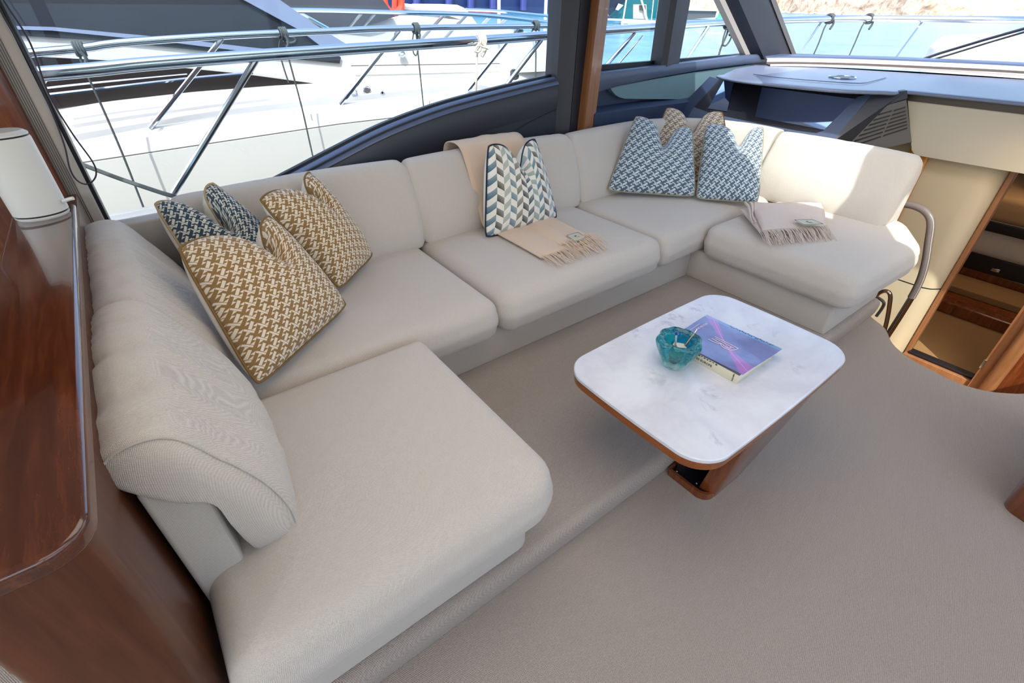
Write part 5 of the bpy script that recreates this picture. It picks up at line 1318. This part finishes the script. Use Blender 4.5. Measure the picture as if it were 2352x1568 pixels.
# neighbouring rail
G().tube([(-2.6, NY, 1.24), (-0.319, 4.420, 1.343), (0.178, 4.420, 1.385), (0.763, 4.420, 1.410), (1.208, 4.420, 1.420), (1.657, 4.420, 1.427), (1.964, 4.420, 1.434), (2.583, 4.420, 1.437), (3.880, 4.420, 1.435), (4.267, 4.440, 1.426), (5.124, 4.800, 1.380)], .024, 12, sm=4).build('guard_rail', M['chrome'], ny)
def np_(a, b, r=.017): G().tube([a, b], r, 9).build('rail_stanchion', M['chrome'], ny)
np_((0.787, 4.420, 1.397), (0.176, 4.700, 0.831)); np_((2.158, 4.420, 1.422), (1.642, 4.700, 0.864)); np_((3.435, 4.420, 1.426), (2.987, 4.680, 0.880)); np_((-0.244, 4.420, 1.234), (-0.873, 4.700, 0.666))
G().tube([(-0.358, 4.660, 1.132), (-0.029, 4.660, 1.149), (0.527, 4.660, 1.167)], .007, 6, sm=3).build('lower_wire', M['chrome'], ny)
G().tube([(-0.374, 4.640, 1.095), (-0.044, 4.640, 1.112), (0.487, 4.640, 1.140), (0.972, 4.640, 1.155)], .011, 6, sm=3).build('lower_wire', M['chrome'], ny)
# cleats with coiled line
for c in ((3.622, 4.720, 0.965), (3.814, 4.900, 1.372), (1.408, 5.000, 1.346)):
    g = G(); c = Vector(c)
    for i in range(3): g.tube([tuple(c+Vector((math.cos(a)*(.05-.008*i), .01*i, .02*i+math.sin(a)*.022))) for a in frange(0, 2*PI, 12)[:-1]], .012, 6, closed=True)
    tag(g.build('coiled_line', M['rope'], ny), 'small dark coil of rope')

# ---- third boat behind it
tb3 = thing('far_motorboat', 'white motorboat with dark canvas cover moored behind the neighbouring yacht', 'boat', (6, 10.5, -1.5))
TYY = 9.0
rows = []
G().prism([(2.726, 9.000, 0.974), (3.031, 9.000, 1.258), (4.322, 9.000, 1.411), (4.779, 9.000, 1.446), (5.665, 9.000, 1.378), (6.246, 9.000, 1.277), (7.094, 9.000, 1.179), (8.159, 9.000, 1.084), (8.314, 9.000, 0.775), (6.881, 9.0, -1.5), (3.395, 9.0, -1.5)], (0, 2.6, 0)).build('hull', M['gelcoat'], tb3, smooth=False)
G().prism([(2.319, 8.900, 1.941), (3.734, 8.900, 1.986), (4.118, 8.900, 1.661), (4.294, 8.900, 1.437), (3.992, 8.900, 1.355), (3.382, 8.900, 1.267), (3.002, 8.900, 1.285), (2.463, 8.900, 1.591), (2.277, 8.900, 1.793)], (0, 2.4, 0)).build('canvas_cover', M['canvas'], tb3, smooth=False)
for a, b in (((700, 8), (860, 40)), ((760, -10), (880, 30)), ((680, 20), (800, 55))):
    pass
g = G(); g.tube([(2.395, 8.200, 1.525), (2.969, 8.200, 1.520), (3.948, 8.200, 1.500), (4.833, 8.200, 1.488), (5.604, 8.200, 1.462), (6.459, 8.200, 1.402), (7.417, 8.200, 1.320)], .034, 10, sm=4); g.build('guard_rail', M['chrome'], tb3)
g = G(); g.tube([(6.730, 10.500, 1.525), (7.649, 10.500, 1.495), (9.485, 10.500, 1.374)], .03, 8, sm=4); g.build('guard_rail', M['chrome'], tb3)
for a, b in (((3.430, 8.200, 1.500), (3.416, 8.900, 1.255)), ((3.658, 8.200, 1.511), (3.659, 8.900, 1.263)), ((4.841, 8.200, 1.476), (4.755, 8.900, 1.105)), ((5.278, 8.200, 1.475), (5.194, 8.900, 1.082)), ((5.740, 8.200, 1.437), (6.028, 8.900, 1.282)), ((6.096, 8.200, 1.417), (6.378, 8.900, 1.236)), ((6.977, 8.200, 1.358), (7.296, 8.900, 1.157)), ((2.497, 8.200, 1.510), (3.093, 8.600, 1.259))):
    G().tube([a, b], .026, 8).build('rail_stanchion', M['chrome'], tb3)
dg = thing('white_tender', 'small white tender hull standing on the far motorboat', 'boat', (8, 11, 1))
G().prism([(5.764, 10.000, 1.555), (5.829, 10.000, 1.618), (6.208, 10.000, 1.607), (6.370, 10.000, 1.557), (6.491, 10.000, 1.470), (6.675, 10.000, 1.275), (5.796, 10.000, 1.470)], (0, 1.2, 0)).build('tender_hull', M['gelcoat'], dg, smooth=False)
M['orange'] = plain('orange_plastic', (214, 62, 26), .5)
bb = thing('orange_lifebuoy', 'bright orange lifebuoy on the far motorboat', 'lifebuoy', (4.552, 9.500, 1.617))
cc_ = Vector((4.581, 9.500, 1.642)); G().tube([tuple(cc_+Vector((math.cos(a)*.16, 0, math.sin(a)*.16))) for a in frange(0, 2*PI, 20)[:-1]], .055, 8, closed=True).build('ring', M['orange'], bb)
bx_ = thing('orange_box', 'orange red box beside the lifebuoy on the far motorboat', 'box', (4.811, 9.600, 1.605))
G().prism([(4.718, 9.600, 1.731), (4.863, 9.600, 1.733), (4.835, 9.600, 1.528), (4.680, 9.600, 1.528)], (0, .2, 0)).build('shell', M['orange'], bx_, smooth=False)
bo = thing('boat_boom', 'pale horizontal boom lying across the far motorboat', 'boom', (5.217, 9.800, 1.541))
G().tube([(4.735, 9.800, 1.591), (5.218, 9.800, 1.547), (5.830, 9.800, 1.515)], .05, 8).build('tube', M['ivory'], bo)
for a, b, y_, lab in (((10.142, 14.000, 2.144), (10.099, 14, -1.5), .05, 'thin white mast seen left of the centre pillar'), ((11.958, 14.000, 2.189), (11.939, 14, -1.5), .05, 'thin white mast closest to the centre pillar'),
        ((86.713, 85.000, 5.524), (87.755, 85.000, -1.794), .16, 'white mast beside the wooden post in the second window'), ((95.213, 85.000, 5.735), (94.626, 85.000, -1.876), .16, 'slightly leaning white mast in the second window'),
        ((97.522, 85.000, 5.792), (103.686, 85.000, -2.150), .2, 'white boom slanting down to the right in the second window'), ((105.800, 85.000, 5.997), (105.944, 85.000, -2.011), .16, 'white mast beside the dark mullion'),
        ((109.961, 90.000, 2.930), (110.265, 90.000, -1.153), .1, 'thin grey mast in front of the turquoise ship')):
    t_ = thing('mast', lab, 'mast', b); G().tube([a, b], y_, 8).build('pole', M['white'], t_)
# ---- blue ship
bs = thing('blue_ship', 'large dark blue ship hull moored across the harbour', 'ship', (160, 230, -1.5))
M['shipblue'] = plain('ship_blue', (18, 42, 92), .4, var=.25, vscale=.4)
M['shippurple'] = plain('ship_blue_light', (44, 54, 118), .5)
M['red'] = plain('ship_boot_red', (150, 50, 80), .6)
YB = 230
G().prism([(105.837, 230.000, -0.450), (148.803, 230.000, -1.390), (167.536, 230.000, -2.106), (210.973, 230.000, -3.939), (208.615, 230.000, 20.402), (108.466, 230.000, 16.190)], (0, 25, 0)).build('hull', M['shipblue'], bs, smooth=False)
G().prism([(130.574, 229.000, -0.399), (166.815, 229.000, -1.213), (206.788, 229.000, -2.365), (206.908, 229.000, -3.706), (166.809, 229.000, -1.914), (130.511, 229.000, -1.044)], (0, .9, 0)).build('boot_stripe', M['red'], bs, smooth=False)
for a, b in (((121.654, 228.000, 7.881), (120.851, 228.000, 1.155)), ((137.904, 228.000, 8.226), (137.125, 228.000, 1.241)), ((149.450, 228.000, 8.472), (148.819, 228.000, 0.640)), ((161.872, 228.000, 8.736), (161.460, 228.000, 0.347)), ((180.081, 228.000, 9.123), (180.059, 228.000, -0.309))):
    G().tube([a, b], 1.7, 10).build('fender_pipe', M['shippurple'], bs)
# ---- teal ship in the second window
ts = thing('teal_ship', 'turquoise ship hull with a navy bow across the harbour', 'ship', (150, 125, -1.5))
M['teal'] = plain('ship_teal', (8, 104, 112), .45, var=.3, vscale=.2)
M['ship_navy'] = plain('ship_navy', (14, 26, 48), .5)
M['net'] = plain('grey_green_netting', (130, 170, 160), .9, var=.4, vscale=1)
YT = 125
G().prism([(132.593, 125.000, -1.509), (167.926, 125.000, -1.828), (166.081, 125.000, 14.034), (137.925, 125.000, 12.850), (139.679, 125.000, 2.754)], (0, 20, 0)).build('hull', M['teal'], ts, smooth=False)
G().prism([(131.780, 124.000, -0.707), (139.299, 124.000, 3.964), (138.727, 124.000, 12.841), (126.760, 124.000, 12.337), (129.608, 124.000, 1.915)], (0, .8, 0)).build('navy_bow', M['ship_navy'], ts, smooth=False)
G().prism([(127.530, 124.200, -1.356), (132.500, 124.200, -1.381), (130.006, 124.200, 1.917), (127.996, 124.200, 9.404), (125.845, 124.200, 9.335)], (0, .8, 0)).build('netting', M['net'], ts, smooth=False)
G().prism([(123.615, 122.000, -2.482), (129.585, 122.000, -2.427), (130.436, 122.000, -0.781), (123.357, 122.000, -0.758)], (0, 2, 0)).build('purple_bow', plain('purple_navy', (54, 44, 92), .5), ts, smooth=False)
G().prism([(136.976, 123.500, 1.962), (134.732, 123.500, 2.385), (133.668, 123.500, 0.846), (134.881, 123.500, 0.627)], (0, .1, 0)).build('white_marking', M['white'], ts, smooth=False)
pt = thing('floating_pontoon', 'pale floating pontoon with white floats in front of the turquoise ship', 'pontoon', (105, 85, -1.5))
G().prism([(94.078, 85.000, -0.535), (114.332, 85.000, -1.161), (114.447, 85.000, -1.507), (94.156, 85.000, -0.926)], (0, 4, 0)).build('deck', M['ivory'], pt, smooth=False)
for a in ((95.092, 84.800, -1.165), (97.080, 84.800, -1.261), (98.818, 84.800, -1.357), (100.578, 84.800, -1.414), (102.518, 84.800, -1.473), (104.647, 84.800, -1.535), (106.819, 84.800, -1.598)):
    c = Vector(a); G().tube([tuple(c-Vector((.75, 0, 0))), tuple(c+Vector((.75, 0, 0)))], .42, 10).build('float', M['white'], pt)
hb = thing('harbour_cabinet', 'small pale framed cabinet standing on the pontoon', 'cabinet', (101.383, 85.500, 0.461))
G().prism([(100.319, 85.500, -0.579), (103.153, 85.500, -0.676), (102.304, 85.500, 2.054), (99.695, 85.500, 2.036)], (0, 1.6, 0)).build('body', M['ivory'], hb, smooth=False)
G().prism([(100.020, 85.200, 1.019), (101.934, 85.200, 0.944), (101.693, 85.200, 1.893), (99.811, 85.200, 1.882)], (0, .2, 0)).build('dark_opening', M['bronze'], hb, smooth=False)
pr = thing('grey_jetty', 'low grey jetty with small craft in the triangular window view', 'jetty', (156.446, 110.000, -1.012))
G().prism([(147.811, 110.000, -1.528), (166.296, 110.000, -1.055), (166.561, 110.000, 0.578), (147.044, 110.000, 0.778)], (0, 6, 0)).build('deck', M['dash_side'], pr, smooth=False)
G().prism([(146.376, 109.500, 0.782), (166.767, 109.500, 0.584), (166.566, 109.500, 1.046), (146.233, 109.500, 1.213)], (0, 6.6, 0)).build('top_rail', M['ivory'], pr, smooth=False)
M['green'] = plain('green_buoy_paint', (60, 170, 120), .5); M['redb'] = plain('red_buoy_paint', (220, 70, 60), .5)
for nm, px, py, mat, lab in (('green_buoy', (149.685, 97.511, -1.500), 0, 'green', 'green navigation buoy seen in the triangular window'), ('red_buoy', (239.049, 155.349, -1.500), 0, 'redb', 'red navigation buoy beyond the green one')):
    b_ = thing(nm, lab, 'buoy', px); c = Vector(px)
    G().lathe([(.9, 0), (1.0, .5), (.45, .9), (.3, 2.4), (.5, 2.6), (.1, 3.2)], tuple(c), 12).build('float', M[mat], b_)
